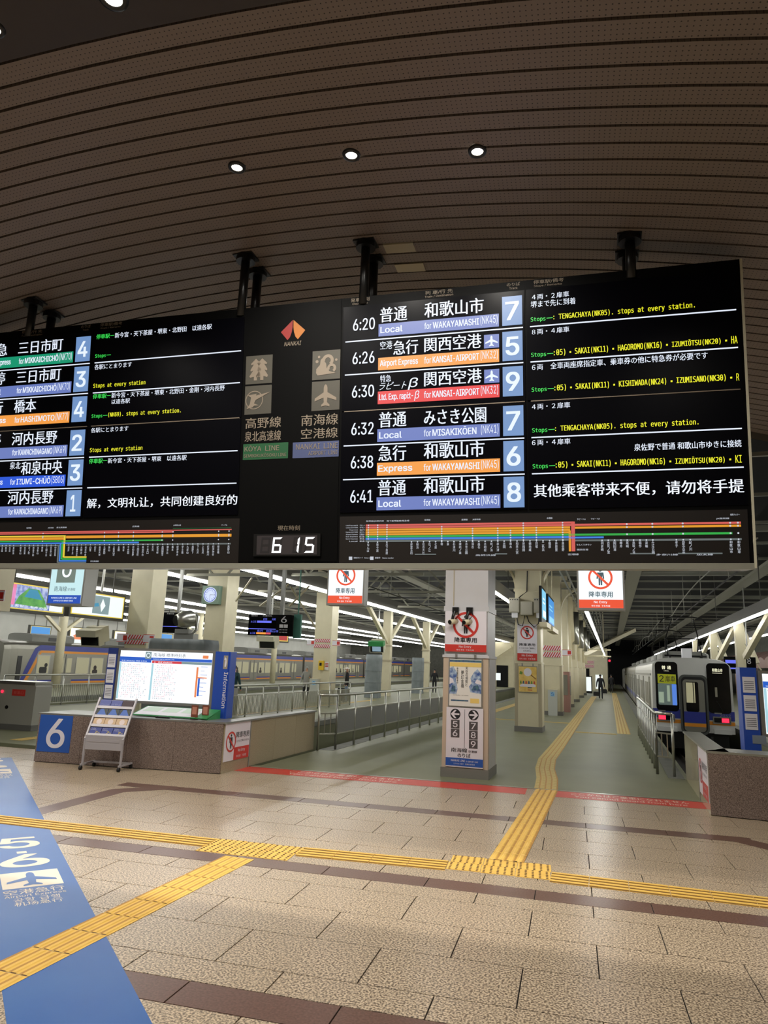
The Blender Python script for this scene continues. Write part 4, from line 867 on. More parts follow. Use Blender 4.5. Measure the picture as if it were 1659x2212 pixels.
# S box
for x0, y, lab, g_ in ((-2.72, 33.05, 'grey box with a blue S at the foot of the striped pillar', 1), (-14.15, 33.0, 'grey box with a blue S by the pillar behind the railing', 1)):
    T = thing('sand_box', lab, 'box', (x0+.19, y+.15, 0)); m = M(); m.box(x0, x0+.39, y, y+.3, 0, 1.1); part('cabinet', m, mat('locker_grey', (188, 190, 182), .5), T)
    m = M(); m.box(x0-.01, x0+.4, y-.01, y+.31, 1.1, 1.13); part('lid', m, 'cream', T); f = Fr((x0, y-.002, 0), (1, 0, 0), (0, 0, 1))
    m = M(); m.slab(f, .1, .29, .82, 1.02, 0, .003); p_ = part('label_plate', m, mat('plate_cyan', (150, 196, 224), .5), T); m = M(); m.text('S', f, .14, .25, .85, .99, .005, .03); part('letter', m, 'blue_print', p_)
T = thing('emergency_phone_box', 'yellow emergency button box on the pillar behind the railing', 'alarm box', (-13.75, 33.3, 1.55)); m = M(); m.box(-13.85, -13.62, 33.22, 33.4, 1.55, 2.0); part('housing', m, mat('alarm_yellow', (228, 190, 40), .5), T); m = M(); m.box(-13.79, -13.68, 33.2, 33.22, 1.75, 1.9); part('panel', m, 'black', T)
T = thing('notice_sheet', 'white notice with red print on the pillar beside the yellow box', 'notice', (-13.47, 33.37, 1.55)); f = Fr((-13.57, 33.385, 1.55), (1, 0, 0), (0, 0, 1)); m = M(); m.slab(f, 0, .2, 0, .4, 0, .01); part('sheet', m, 'white', T); m = M(); [m.slab(f, .02, .18, .3-i*.07, .34-i*.07, .01, .013) for i in range(3)]; part('print', m, 'red_print', T)
# blue screens hung along the pillars
for y0, y1, lab, mt in ((23.1, 24.5, 'nearer', 'lcd_sky'), (25.6, 28.1, 'farther', 'lcd_blue')):
    T = thing('advert_screen', '%s blue advert screen on the side of the pillar row' % lab, 'screen', (-2.1, (y0+y1)/2, 3.5), 0, 'blue advert screens'); f = Fr((-2.05, y0, 3.45), (0, 1, 0), (0, 0, 1))
    m = M(); m.box(-2.14, -2.06, y0-.08, y1+.08, 3.45, 4.6); part('case', m, 'black', T); m = M(); m.slab(f, .04, y1-y0-.04, .15, 1.06, 0, .008); part('screen', m, mt, T)
    m = M(); m.slab(f, .2, y1-y0-.2, .2, .4, .008, .011); m.slab(f, .2, (y1-y0)*.6, .75, .8, .008, .011); m.slab(f, .2, (y1-y0)*.7, .62, .67, .008, .011); part('screen_graphic', m, 'lcd_sky' if mt == 'lcd_blue' else 'ad_white', T)
    m = M(); m.box(-2.12, -1.9, y0-.1, y1+.1, 3.3, 3.45); part('tray', m, 'cream', T)
    for y in (y0+.2, y1-.2): m = M(); m.tube([(-2.1, y, 4.6), (-2.1, y, 6.88)], .025, 6); part('hanger_rod', m, 'cream', T)
# ================================================================== HANGING LIGHT BOXES
def lightbox(label, x0, x1, y, z0, h_, d=.22):
    T = thing('no_entry_lightbox', label, 'lit sign', ((x0+x1)/2, y, z0))
    m = M(); m.box(x0-.03, x1+.03, y, y+d, z0-.04, z0+h_+.03); part('case', m, 'brushed', T)
    no_entry(T, Fr((x0, y, z0), (1, 0, 0), (0, 0, 1)), x1-x0, h_, mats=LITM, d=.006, rr=.28, cv=.64)
    for x in (x0+.1, x1-.1): m = M(); m.tube([(x, y+d/2, z0+h_), (x, y+d/2, 6.9)], .02, 8); part('hanger_rod', m, 'brushed', T)
lightbox('hanging lit no entry sign under the board, left of the middle pillar', -5.09, -4.40, 12.5, 3.07, .82)
lightbox('hanging lit no entry sign under the board, right of the middle pillar', -.49, .22, 12.45, 3.03, .80)
T = thing('platform_lightbox', 'hanging lit sign for platform 6 at the left under the board', 'lit sign', (-10.0, 11.2, 2.9)); f = Fr((-10.42, 11.2, 2.9), (1, 0, 0), (0, 0, 1))
for x in (-10.3, -9.75): m = M(); m.tube([(x, 11.38, 4.0), (x, 11.38, vault(x)+.1)], .02, 8); part('hanger_rod', m, 'brushed', T)
m = M(); m.box(-10.45, -9.61, 11.2, 11.55, 2.86, 4.0); part('case', m, 'brushed', T)
m = M(); m.slab(f, 0, .77, 0, 1.05, 0, .006); part('sign_face', m, lit('box_mint', (200, 236, 240), 1.0), T); m = M(); m.slab(f, 0, .77, 0, .16, .006, .009); part('blue_band', m, 'box_blue', T)
m = M(); m.slab(f, .14, .58, .40, .95, .006, .009); q = part('number_tile', m, 'box_grey', T); m = M(); m.text('6', f, .26, .48, .50, .9, .012, .02); part('track_number', m, 'box_white', q)
m = M(); m.text('南海線', f, .12, .42, .23, .33, .010, .0); m.text('空港線', f, .44, .62, .24, .30, .010, 0); part('sign_lettering', m, 'box_text', T)
m = M(); m.text('NANKAI LINE & AIRPORT LINE', f, .08, .68, .09, .12, .012, .02); m.text('난카이선 공항선 南海线 机场线', f, .14, .6, .035, .065, .012, .01); part('band_lettering', m, 'box_white', T)
# clock on the pillar
T = thing('wall_clock', 'square lit station clock with round blue-numbered dial on the tall pillar', 'clock', (-14.5, 23.9, 3.95)); f = Fr((-14.87, 23.75, 3.95), (1, 0, 0), (0, 0, 1))
m = M(); m.box(-14.87, -14.15, 23.75, 24.0, 3.95, 4.65); part('case', m, mat('clock_case', (118, 142, 126), .5), T)
m = M(); m.disc(f, .36, .35, .29, .004, 32); part('dial', m, lit('dial', (214, 226, 255), .95), T)
m = M(); m.arc(f, .36, .35, .235, .262, .007)
for i in range(12):
    a = math.radians(90-30*i); t = str(i or 12); uu, vv = .36+.19*math.cos(a), .35+.19*math.sin(a); m.text(t, f, uu-.022*len(t), uu+.022*len(t), vv-.03, vv+.03, .007, .02)
part('numerals', m, lit('dial_blue', (60, 90, 210), .7), T)
m = M(); m.poly(f, [(.353, .35), (.367, .35), (.364, .19), (.356, .19)], .009); part('hour_hand', m, 'print_dark', T); m = M(); m.poly(f, [(.36, .343), (.36, .357), (.57, .354), (.57, .346)], .010); part('minute_hand', m, 'print_dark', T)
# ================================================================== INFORMATION COUNTERS
def wall_panels(P, fr, w_, h_, n, mt, d=.03):
    for i in range(n):
        m = M(); m.slab(fr, w_*i/n+.002, w_*(i+1)/n-.002, .012, h_, -.02, d); part('granite_panel', m, mt, P)
CA = (-10.15, 11.11); CB = (-6.57, 11.59)
ang = math.atan2(CB[1]-CA[1], CB[0]-CA[0]); cl = math.hypot(CB[0]-CA[0], CB[1]-CA[1])
C1 = thing('information_counter', 'brown granite information counter on the left with blue 6 and no entry plate', 'counter', (*CA, 0), ang)
f = FX(CA[0], CA[1], 0, ang); wall_panels(C1, f, cl, .84, 4, 'counter_granite')
m = M(); m.slab(f, .02, cl-.02, 0, .012, -.02, .015); part('kick', m, 'black', C1)
fs = Fr((CB[0]+.01, CB[1], 0), (0, 1, 0), (0, 0, 1))
m = M(); m.slab(fs, .0, 1.0, .0, .84, -.05, .0); part('side_panel', m, 'beige_granite', C1); m = M(); m.slab(fs, .97, 1.0, 0, .86, -.02, .012); part('joint_strip', m, 'brushed', C1)
wall_panels(C1, Fr((CB[0]+.01, CB[1]+1.0, 0), (0, 1, 0), (0, 0, 1)), 3.1, .84, 3, 'beige_granite', .002)
m = M(); m.poly(W0, [(CA[0]-.03, CA[1]-.03), (CB[0]+.04, CB[1]-.03), (CB[0]+.04, CB[1]+4.13), (CB[0]-.22, CB[1]+4.13), (CB[0]-.22, 12.3), (CA[0]-.03, 12.0)], .84, .87); part('worktop', m, 'brushed', C1)
m = M(); m.poly(W0, [(CA[0]+.03, CA[1]+.05), (CB[0]-.05, CB[1]+.05), (CB[0]-.2, 12.3), (CA[0]+.03, 12.0)], 0, .84); part('core', m, 'concrete', C1)
m = M(); m.slab(Fr((CB[0]+.01, CB[1]+1.0, 0), (0, 1, 0), (0, 0, 1)), 0, 3.1, 0, .84, -.2, -.03); part('wall_core', m, 'concrete', C1)
# blue 6 plate
T = thing('number_plate', 'blue plate with a large white 6 on the left counter', 'sign', (*f.p(.35, .19).to_2d(), .19), ang)
m = M(); m.slab(f, .03, .69, .19, .838, .031, .036); part('plate', m, 'blue_print', T); m = M(); m.text('6', f, .20, .57, .26, .78, .04, .05); part('numeral', m, 'white_print', T)
def flat_no_entry(label, fr, w_, h_):
    T = thing('no_entry_plate', label, 'sign', tuple(fr.p(w_/2, 0)))
    m = M(); m.slab(fr, 0, w_, 0, h_, .0, .008); part('sign_face', m, 'white_print', T)
    m = M(); m.slab(fr, .38*w_, w_-.01, .0, .33*h_, .008, .010); part('red_block', m, 'red_print', T)
    pictogram(T, fr, .24*w_, .5*h_, .27*h_, .011, 'red_print', 'print_dark')
    m = M(); m.text('降車専用', fr, .43*w_, .96*w_, .57*h_, .74*h_, .011, .025); m.text('ここからはご乗車になれません', fr, .43*w_, .96*w_, .46*h_, .52*h_, .011, .01); part('sign_lettering', m, 'print_dark', T)
    m = M(); m.text('No Entry', fr, .54*w_, .82*w_, .18*h_, .28*h_, .013, .02); m.text('하차 전용　下车专用', fr, .48*w_, .88*w_, .05*h_, .12*h_, .013, .01); part('block_lettering', m, 'white_print', T)
flat_no_entry('white no entry plate with red corner on the side of the left counter', Fr((CB[0]+.011, CB[1]+.03, .19), (0, 1, 0), (0, 0, 1)), .93, .655)
# timetable boards with blue side posts
def timetable(label, fr, u0, u1, v0, v1, head):
    T = thing('timetable_board', label, 'timetable', tuple(fr.p((u0+u1)/2, .84)))
    w_, h_ = u1-u0, v1-v0
    m = M(); m.slab(fr, u0-.06, u1+.06, v0-.05, v1+.05, -.14, 0); part('case', m, 'brushed', T)
    m = M(); m.slab(fr, u0, u1, v0, v1, 0, .006); part('lit_face', m, 'timetable', T)
    m = M(); m.slab(fr, u0, u1, v1-.175, v1-.12, .006, .008); m.slab(fr, u0, u0+w_*.35, v1-.22, v1-.175, .006, .008); part('blue_header', m, 'tt_blue', T)
    m = M(); m.slab(fr, u0+.36*w_, u0+.68*w_, v1-.225, v1-.178, .006, .009); part('red_header', m, 'tt_red', T)
    m = M(); m.slab(fr, u0+.68*w_, u1, v1-.225, v1-.178, .006, .009); m.slab(fr, u0+.28*w_, u0+.345*w_, v1-.15, v1-.01, .006, .009); part('grey_header', m, 'tt_grey', T)
    m = M(); m.slab(fr, u0+.005, u0+.045, v0+.02, v1-.23, .006, .008); m.slab(fr, u0+.36*w_, u0+.38*w_, v0+.02, v1-.23, .006, .008); part('hour_column', m, 'tt_cyan', T)
    m = M(); m.arc(fr, u0+.3125*w_, v1-.08, .035, .047, .011, 0, 360, 20); m.text('NANKAI LINE & AIRPORT LINE', fr, u0+.37*w_, u0+.6*w_, v1-.155, v1-.14, .010, .02); m.text('平日 Weekdays 평일 工作日', fr, u0+.02*w_, u0+.3*w_, v1-.21, v1-.185, .010, .01); m.text('土・休日 Weekends', fr, u0+.38*w_, u0+.58*w_, v1-.218, v1-.188, .011, .01); part('header_lettering', m, 'box_white', T)
    m = M(); m.text(head, fr, u0+.37*w_, u0+.72*w_, v1-.1, v1-.03, .008, .0); m.poly(fr, [(u0+.300*w_, v1-.065), (u0+.3125*w_, v1-.085), (u0+.326*w_, v1-.06), (u0+.3125*w_, v1-.095)], .010)
    ink = M(); pk = M(); rnd = random.Random(3)
    for r_ in range(17):
        v = v1-.26-r_*(h_-.29)/17
        for c0, c1, den in ((u0+.06, u0+.33*w_, 14), (u0+.4*w_, u0+.64*w_, 12)):
            for i in range(den):
                u = c0+(c1-c0)*i/den
                if rnd.random() < .78 and (i < den-rnd.randint(0, 4)): (ink if rnd.random() < .55 else pk).text(str(rnd.randint(10, 59)), fr, u, u+.026, v-.018, v+.008, .009, .04)
    m.add(ink.v, ink.f); part('timetable_figures', m, 'tt_ink', T, kind='stuff'); part('timetable_figures_red', pk, 'tt_pink', T, kind='stuff')
    m = M(); m.slab(fr, u0+.845*w_, u0+.865*w_, v0+.12, v1-.27, .006, .008); m.slab(fr, u0+.85*w_, u0+.96*w_, v0+.5*h_, v0+.52*h_, .006, .008); m.slab(fr, u0+.9*w_, u0+.96*w_, v1-.105, v1-.045, .006, .008); part('route_diagram', m, 'tt_orange', T)
    m = M(); m.slab(fr, u0+.87*w_, u0+.89*w_, v0+.14, v0+.5*h_, .006, .008)
    for i in range(9): m.slab(fr, u0+.89*w_, u0+(.93+.03*(i % 2))*w_, v0+.16+i*.075, v0+.168+i*.075, .006, .008)
    part('route_diagram_blue', m, 'tt_blue', T)
    return T
f = FX(0, 12.6)
a0 = -9.30*CK+12.13*SK
timetable('glowing white train timetable board above the left information counter', f, -9.33, -7.31, 1.11, 2.06, '南海線 標準時刻表')
T = thing('information_post', 'blue post reading Information beside the lit timetable', 'sign', (*f.p(-7.1, 0).to_2d(), .87))
m = M(); m.slab(f, -7.24, -6.96, .87, 2.10, -.3, .02); m.poly(f, [(-6.96, .87), (-6.93, .87), (-6.93, 2.1), (-6.96, 2.1)], -.25, .0); part('post', m, 'blue_panel', T)
m = M(); m.slab(f, -7.06, -6.97, 1.78, 2.03, .02, .024); part('symbol_plate', m, mat('plate_grey', (150, 144, 132), .5), T)
vr = Fr(f.p(-7.0, 1.72, .021), Vector((0, 0, -1)), f.u)
m = M(); m.text('Information', vr, 0, .66, -.03, .055, .002, .015); part('lettering', m, 'white_print', T)
m = M(); m.poly(f, [(-7.03, 1.82), (-7.0, 1.82), (-6.99, 1.9), (-7.0, 1.97), (-7.03, 2.0), (-7.045, 1.95), (-7.02, 1.94), (-7.03, 1.88)], .026); part('symbol', m, 'white_print', T)
T = thing('notice_post', 'dark blue post with three paper notices left of the lit timetable', 'sign', (*f.p(-9.5, 0).to_2d(), .87))
m = M(); m.slab(f, -9.62, -9.40, .87, 2.10, -.3, 0); part('post', m, 'blue_panel_dark', T)
for v in (1.72, 1.42, 1.12):
    m = M(); m.slab(f, -9.60, -9.43, v, v+.26, 0, .005); q = part('notice', m, 'paper', T); m = M(); [m.slab(f, -9.58, -9.45, v+.06+i*.03, v+.072+i*.03, .005, .007) for i in range(5)]; part('notice_print', m, 'tt_grey' if False else mat('grey_ink', (130, 130, 140), .6), q)
# on the counter: map board, papers, menu holders
T = thing('counter_map', 'green framed map sheet lying sloped on the left counter', 'map', (-8.0, 11.8, .87)); ms = Fr((-8.55, 11.62, .885), (CK, SK, 0), (0, .95, .26))
m = M(); m.slab(ms, 0, 1.55, 0, .5, 0, .015); m.poly(Fr(ms.p(1.55, 0), (0, 1, 0), (0, 0, 1)), [(0, -.015), (.48, -.015), (.48, .14)], -.01, .0); part('board', m, 'green_board', T)
m = M(); m.slab(ms, .03, 1.3, .03, .47, .015, .018); part('sheet', m, 'paper', T)
m = M(); [m.slab(ms, .1+.4*i, .42+.4*i, .2, .42, .018, .02) for i in range(3)]; part('map_print', m, mat('map_print', (186, 206, 190), .6), T)
for i, (x, y) in enumerate(((-7.27, 11.72), (-7.13, 11.86))):
    T = thing('menu_holder', ['brown card holder standing in front on the left counter', 'brown card holder standing behind another on the left counter'][i], 'card holder', (x, y, .87))
    m = M(); m.box(x-.07, x+.07, y-.02, y+.02, .872, .90); part('foot', m, 'black', T); m = M(); m.slab(FX(x-.065, y-.012, .9), 0, .13, 0, .22, -.02, 0); part('card', m, mat('card_brown', (120, 66, 46), .5), T); m = M(); m.slab(FX(x-.065, y-.012, .9), .02, .11, .06, .19, 0, .002); part('card_print', m, mat('card_pink', (190, 130, 110), .5), T)
m = M(); m.slab(Fr((-7.95, 11.52, .871), (CK, SK, 0), (-SK, CK, 0)), 0, .27, 0, .06, 0, .02); m.slab(Fr((-7.95, 11.52, .871), (CK, SK, 0), (-SK, CK, 0)), .02, .25, .01, .05, .02, .026)
solo('pen_tray', m, 'black', 'small black tray on the edge of the left counter', 'tray')
# ---- brochure rack on castors
R1 = thing('brochure_rack', 'grey wheeled brochure rack in front of the left counter', 'rack', (-8.5, 11.1, 0), .18)
rf = Fr((-8.83, 10.76, 0), (math.cos(.18), math.sin(.18), 0), (0, 0, 1)); RW = .70
def rp(u, v, w): return rf.p(u, v, -w)                       # w: towards the counter
lg = mat('rack_grey', (176, 172, 176), .4, .2)
for u in (0, RW):
    m = M(); m.bar(rp(u, .06, .04), rp(u, .52, .04), .03, .03); m.bar(rp(u, .52, .04), rp(u, 1.20, .40), .03, .03); part('side_frame', m, lg, R1)
    m = M(); m.bar(rp(u, .09, -.02), rp(u, .09, .46), .03, .03); part('foot_bar', m, lg, R1)
m = M(); m.bar(rp(0, .09, .40), rp(RW, .09, .40), .03, .03); part('cross_bar', m, lg, R1)
for u in (0, RW):
    for w_ in (-.01, .44):
        c = rp(u, .035, w_); m = M(); m.tube([c-rf.u*.02, c+rf.u*.02], .035, 12); part('castor', m, 'black_rubber', R1)
m = M(); m.slab(Fr(rp(0, .34, .03), rf.u, (0, 0, 1)), 0, RW, 0, .24, -.02, .0); m.slab(Fr(rp(0, .34, .03), rf.u, (0, 0, 1)), .06, RW-.06, .13, .17, .0, .004); part('front_panel', m, lg, R1)
sl = (rp(0, 1.20, .40)-rp(0, .52, .04)).normalized()
for i in range(4):
    b = rp(0, .57+.152*i, .065+.0805*i); m = M(); sh = Fr(b, rf.u, sl); m.slab(sh, .01, RW-.01, 0, .165, -.03, -.02); m.slab(sh, .01, RW-.01, 0, .04, .0, .01); m.slab(sh, .01, RW-.01, -.008, 0, -.03, .01); part('shelf', m, lg, R1)
    cols = [(mat('leaf_navy', (52, 66, 140), .5),)*3, (mat('leaf_cream', (206, 176, 140), .5),)*3, (mat('leaf_blue', (76, 112, 190), .5),)*3, (mat('leaf_violet', (84, 94, 160), .5), mat('leaf_violet', (84, 94, 160), .5), mat('leaf_dark', (60, 40, 46), .5))][i]
    for j in range(3):
        u = .03+j*.215
        T = thing('brochure', '%s brochure, %s in its tier of the rack' % (['navy and yellow seven-day', 'cream round-plate', 'blue and dark V-shaped', 'violet mountain'][i] if not (i == 3 and j == 2) else 'dark red', ['left', 'middle', 'right'][j]), 'brochure', tuple(sh.p(u+.1, .01, -.01)), 0, 'brochures in the rack')
        m = M(); m.slab(sh, u, u+.205, .008, .155, -.018, -.004); part('cover', m, cols[j], T)
        m = M()
        if i == 0: m.text('7', sh, u+.1, u+.15, .045, .085, -.002, .03); m.text('days', sh, u+.155, u+.19, .05, .07, -.002); part('cover_print', m, mat('leaf_yellow', (236, 214, 40), .5), T); m = M(); m.text('ナンカイ', sh, u+.02, u+.1, .12, .14, -.002); m.text('Bus Information', sh, u+.02, u+.12, .1, .112, -.002); part('cover_lettering', m, 'white', T)
        elif i == 1: m.disc(sh, u+.11, .09, .05, -.002, 18); part('cover_print', m, mat('leaf_pale', (224, 208, 204), .5), T)
        elif i == 2: m.poly(sh, [(u, .02), (u+.06, .155), (u, .155)], -.002); m.poly(sh, [(u+.12, .155), (u+.205, .155), (u+.205, .02)], -.002); part('cover_print', m, mat('leaf_grey', (60, 66, 60), .5), T)
        elif j < 2: m.text(['KŌYASAN', '高野山'][j], sh, u+.02, u+.18, .05, .09, -.002, .0); part('cover_lettering', m, mat('leaf_lav', (140, 150, 200), .5), T)
# ---- right counter
C2 = thing('information_counter', 'brown granite counter cut off at the right edge with a no entry plate', 'counter', (1.32, 11.95, 0))
fr2 = FX(1.32, 11.95, 0, -.08); wall_panels(C2, fr2, 3.2, .87, 2, 'counter_granite')
fl = Fr((1.32, 15.6, 0), (0, -1, 0), (0, 0, 1))
m = M(); m.slab(fl, 0, 2.35, 0, .87, -.2, -.002); part('side_wall', m, mat('gloss_tile', (176, 166, 136), .12), C2)
m = M(); m.slab(fl, 2.35, 3.65, 0, .87, -.2, -.002); part('side_panel', m, 'gloss_tile', C2)
m = M(); m.slab(fl, 2.34, 2.37, 0, .9, -.01, .008); part('joint_strip', m, 'brushed', C2)
m = M(); m.slab(fl, 0, 3.68, .87, .90, -.30, .02); m.poly(W0, [(1.30, 11.92), (4.5, 11.66), (4.5, 12.3), (1.62, 12.5)], .87, .90); part('worktop', m, 'trim_silver', C2)
m = M(); m.poly(W0, [(1.36, 12.0), (4.5, 11.75), (4.5, 12.2), (1.5, 12.4)], 0, .87); part('core', m, 'concrete', C2)
flat_no_entry('narrow-looking no entry plate on the side of the right counter', Fr((1.319, 13.15, .15), (0, -1, 0), (0, 0, 1)), 1.15, .71)
f = FX(0, 13.0)
timetable('lit timetable board cut off at the right edge of the picture', f, 2.34, 4.2, 1.11, 2.05, '南海線 標準時刻表')
T = thing('notice_post', 'blue post with three paper notices beside the right timetable', 'sign', (*f.p(2.12, 0).to_2d(), .90))
m = M(); m.slab(f, 2.01, 2.255, .83, 2.14, -.3, 0); part('post', m, 'blue_panel', T)
for v in (1.74, 1.45, 1.16):
    m = M(); m.slab(f, 2.04, 2.225, v, v+.25, 0, .005); q = part('notice', m, 'paper', T); m = M(); [m.slab(f, 2.06, 2.205, v+.05+i*.03, v+.062+i*.03, .005, .007) for i in range(5)]; part('notice_print', m, 'grey_ink', q)
m = M(); m.slab(f, 2.13, 2.33, .95, 1.08, .0, .006); part('photo_notice', m, mat('photo_grey', (130, 140, 150), .5), T)
# ---- grey ticket gate at the left edge
T = thing('gate_cabinet', 'grey metal gate cabinet with red lamp at the far left edge', 'cabinet', (-14.7, 15.3, 0)); f = FX(-15.4, 14.95, 0)
m = M(); m.poly(f, [(0, 0), (1.42, .0), (1.42, 1.08), (1.36, 1.16), (0, 1.2)], -.6, 0); part('body', m, 'gate_grey', T); m = M(); m.slab(f, -.02, 1.40, 1.13, 1.2, -.62, .02); part('top_rail', m, 'steel', T)
m = M(); m.slab(f, .0, 1.44, 0, .14, -.62, .015); part('kick', m, 'grey_panel', T); m = M(); m.disc(f, .42, .93, .04, .012, 16, .02); part('red_lamp', m, 'led_lamp_red', T)
m = M(); m.slab(f, .72, 1.12, .84, 1.0, 0, .006); q = part('red_plate', m, 'red_print', T); m = M(); m.text('非常口', f, .77, 1.07, .88, .96, .008); part('plate_lettering', m, mat('plate_rose', (214, 120, 110), .5), q)
m = M(); m.disc(f, .62, .55, .045, .004, 14, .02); part('lock', m, 'black', T)
# ================================================================== RAILINGS
def railing(label, pts, h_, pan, post_mat='steel', pitch=1.1, name='railing', slat=0., mid=True, pm='grey_panel'):
    """posts, round top rail, infill panels; pan=(z0,z1)"""
    T = thing(name, label, 'railing', (*pts[0], 0)); r = .028
    tops = [Vector((*p, h_)) for p in pts]
    for a, b in zip(pts[:-1], pts[1:]):
        a, b = Vector((*a, 0)), Vector((*b, 0)); d = b-a; n = max(1, round(d.length/pitch)); rz = math.atan2(d.y, d.x)
        m = M(); m.tube([a+Vector((0, 0, h_)), b+Vector((0, 0, h_))], r*1.15, 10); part('top_rail', m, post_mat, T, smooth=True)
        for i in range(n+1):
            if i == 0 and a != Vector((*pts[0], 0)): continue
            p = a+d*i/n; m = M(); m.tube([p, p+Vector((0, 0, h_))], r, 8); part('post', m, post_mat, T, smooth=True)
        for i in range(n):
            p, q = a+d*(i/n), a+d*((i+1)/n); e_ = (q-p).normalized()*.03
            if slat:
                k_ = int((q-p).length/slat); m = M()
                for j in range(1, k_): c = p+(q-p)*j/k_; m.bar(c+Vector((0, 0, pan[0])), c+Vector((0, 0, pan[1])), .02, .02)
                part('bars', m, post_mat, T, kind='stuff')
            else:
                m = M(); fr = Fr(p, q-p, (0, 0, 1)); m.slab(fr, .03, (q-p).length-.03, pan[0], pan[1], -.008, .008); part('infill_panel', m, pm, T)
        m = M(); m.bar(a+Vector((0, 0, pan[1]+.01)), b+Vector((0, 0, pan[1]+.01)), .03, .03); m.bar(a+Vector((0, 0, pan[0]-.01)), b+Vector((0, 0, pan[0]-.01)), .03, .03); part('mid_rail', m, post_mat, T)
    return T
railing('long steel railing with grey panels along the empty track, left of the middle pillar', [(-6.16, 16.05), (-5.75, 30)], 1.22, (.36, .86), pitch=1.13)
railing('short steel rail return with bars at the start of the long railing', [(-6.44, 15.66), (-6.16, 16.05)], 1.22, (.36, .8), pitch=.5, slat=.15)
railing('slanting steel railing with grey panels beside the white train', [(.83, 16.1), (.78, 25.1)], 1.2, (.36, .92), pitch=.9)
railing('short steel rail return beside the right counter', [(1.13, 15.87), (.83, 16.1)], 1.2, (.36, .8), pitch=.4, slat=.1)
railing('steel barred railing on the platform beyond the empty track', [(-12.2, 21.6), (-11.85, 32.5)], 1.06, (.08, .72), pitch=1.22, slat=.09)
railing('steel barred fence at the far left in front of the silver train', [(-20.0, 20.0), (-20.2, 33)], 1.12, (.1, .75), pitch=1.5, slat=.11)
# ================================================================== SHEETED MACHINES, MONITORS, FANS
def sheeted(label, x, y, w_, h_, seed):
    rnd = random.Random(seed); m = M(); n = 40; vs_ = []
    for k_ in range(9):
        z = h_*k_/8
        for i in range(n):
            a = 2*math.pi*i/n; q = 1/max(abs(math.cos(a)), abs(math.sin(a)))
            rr = w_/2*min(q, 1.28)*(1+.035*math.sin(a*7+seed+z*.8)+.02*math.sin(a*13+z*3)+(.04 if k_ == 0 else 0)-(.03 if k_ == 8 else 0))
            vs_.append((x+rr*math.cos(a), y+rr*math.sin(a)*.8, z))
    fs = [(k_*n+i, k_*n+(i+1) % n, (k_+1)*n+(i+1) % n, (k_+1)*n+i) for k_ in range(8) for i in range(n)]+[tuple(8*n+i for i in range(n))]
    m.add(vs_, fs); T = thing('sheeted_machine', label, 'covered machine', (x, y, 0)); part('sheet', m, 'sheet_grey', T, smooth=True)
    m = M(); 
    for z in (h_*.35, h_*.62):
        m.tube([(x+w_*.53*min(1/max(abs(math.cos(a)), abs(math.sin(a))), 1.28)*math.cos(a), y+w_*.53*min(1/max(abs(math.cos(a)), abs(math.sin(a))), 1.28)*math.sin(a)*.8, z) for a in [2*math.pi*i/24 for i in range(25)]], .012, 5)
    part('tie_cord', m, mat('sheet_cord', (110, 116, 118), .6), T)
sheeted('grey plastic-sheeted machine under the green-topped monitor', -13.3, 40.3, .85, 2.46, 1)
sheeted('grey plastic-sheeted machine further along, past the monitor', -13.05, 49.5, .75, 2.45, 2)
T = thing('sheeted_machine', 'low wide grey sheeted unit behind the lit timetable', 'covered machine', (-11.3, 17.2, 0)); m = M(); n = 24; vs_ = []
for z, k_ in ((0, 1), (1.2, 1), (2.3, 1), (2.44, .96)):
    for i in range(n+1): u = i/n; vs_.append((-12.2+1.8*u*k_+(1-k_)*.9, 17+.05*math.sin(u*19+z*4), z))
    for i in range(n+1): u = 1-i/n; vs_.append((-12.2+1.8*u*k_+(1-k_)*.9, 17.7+.05*math.sin(u*17+z), z))
c_ = 2*n+2; m.add(vs_, [(k_*c_+i, k_*c_+(i+1) % c_, (k_+1)*c_+(i+1) % c_, (k_+1)*c_+i) for k_ in range(3) for i in range(c_)]+[tuple(3*c_+i for i in range(c_))]); part('sheet', m, 'sheet_grey', T, smooth=True)
m = M(); m.tube([(-12.2+1.8*i/8, 16.94, 1.6+.03*math.sin(i*2)) for i in range(9)], .012, 5); part('tie_cord', m, 'sheet_cord', T)
T = thing('spot_fan', 'silver jet-nozzle fan on a bracket over the sheeted unit', 'fan', (-12.6, 19.9, 2.5)); c = Vector((-12.95, 19.85, 3.12))
m = M(); m.tube([c+Vector((-.12, -.30, -.05)), c+Vector((0, -.1, 0)), c+Vector((.12, .12, .05)), c+Vector((.2, .3, .08))], [.19, .27, .27, .15], 18); part('nozzle', m, 'steel', T, smooth=True)
m = M(); m.tube([c+Vector((-.122, -.305, -.05)), c+Vector((-.125, -.315, -.052))], .165, 18); part('mouth', m, 'black', T)
m = M(); m.tube([c+Vector((.15, .2, .2)), c+Vector((.4, .1, .1)), c+Vector((.4, .05, -.3)), c+Vector((.25, 0, -.5))], .06, 8); part('elbow', m, 'steel', T, smooth=True)
m = M(); m.box(c.x-.3, c.x+.4, c.y-.1, c.y+.2, 2.5, 2.68); m.box(c.x-.25, c.x+.25, c.y-.15, c.y+.1, 2.68, 2.82); part('base_box', m, 'brushed', T)
m = M(); m.box(c.x-.35, c.x+.45, c.y-.2, c.y+.3, 2.44, 2.5); m.tube([(c.x+.4, c.y, 2.45), (c.x+.4, c.y, 0)], .06, 8); part('stand', m, 'brushed', T)
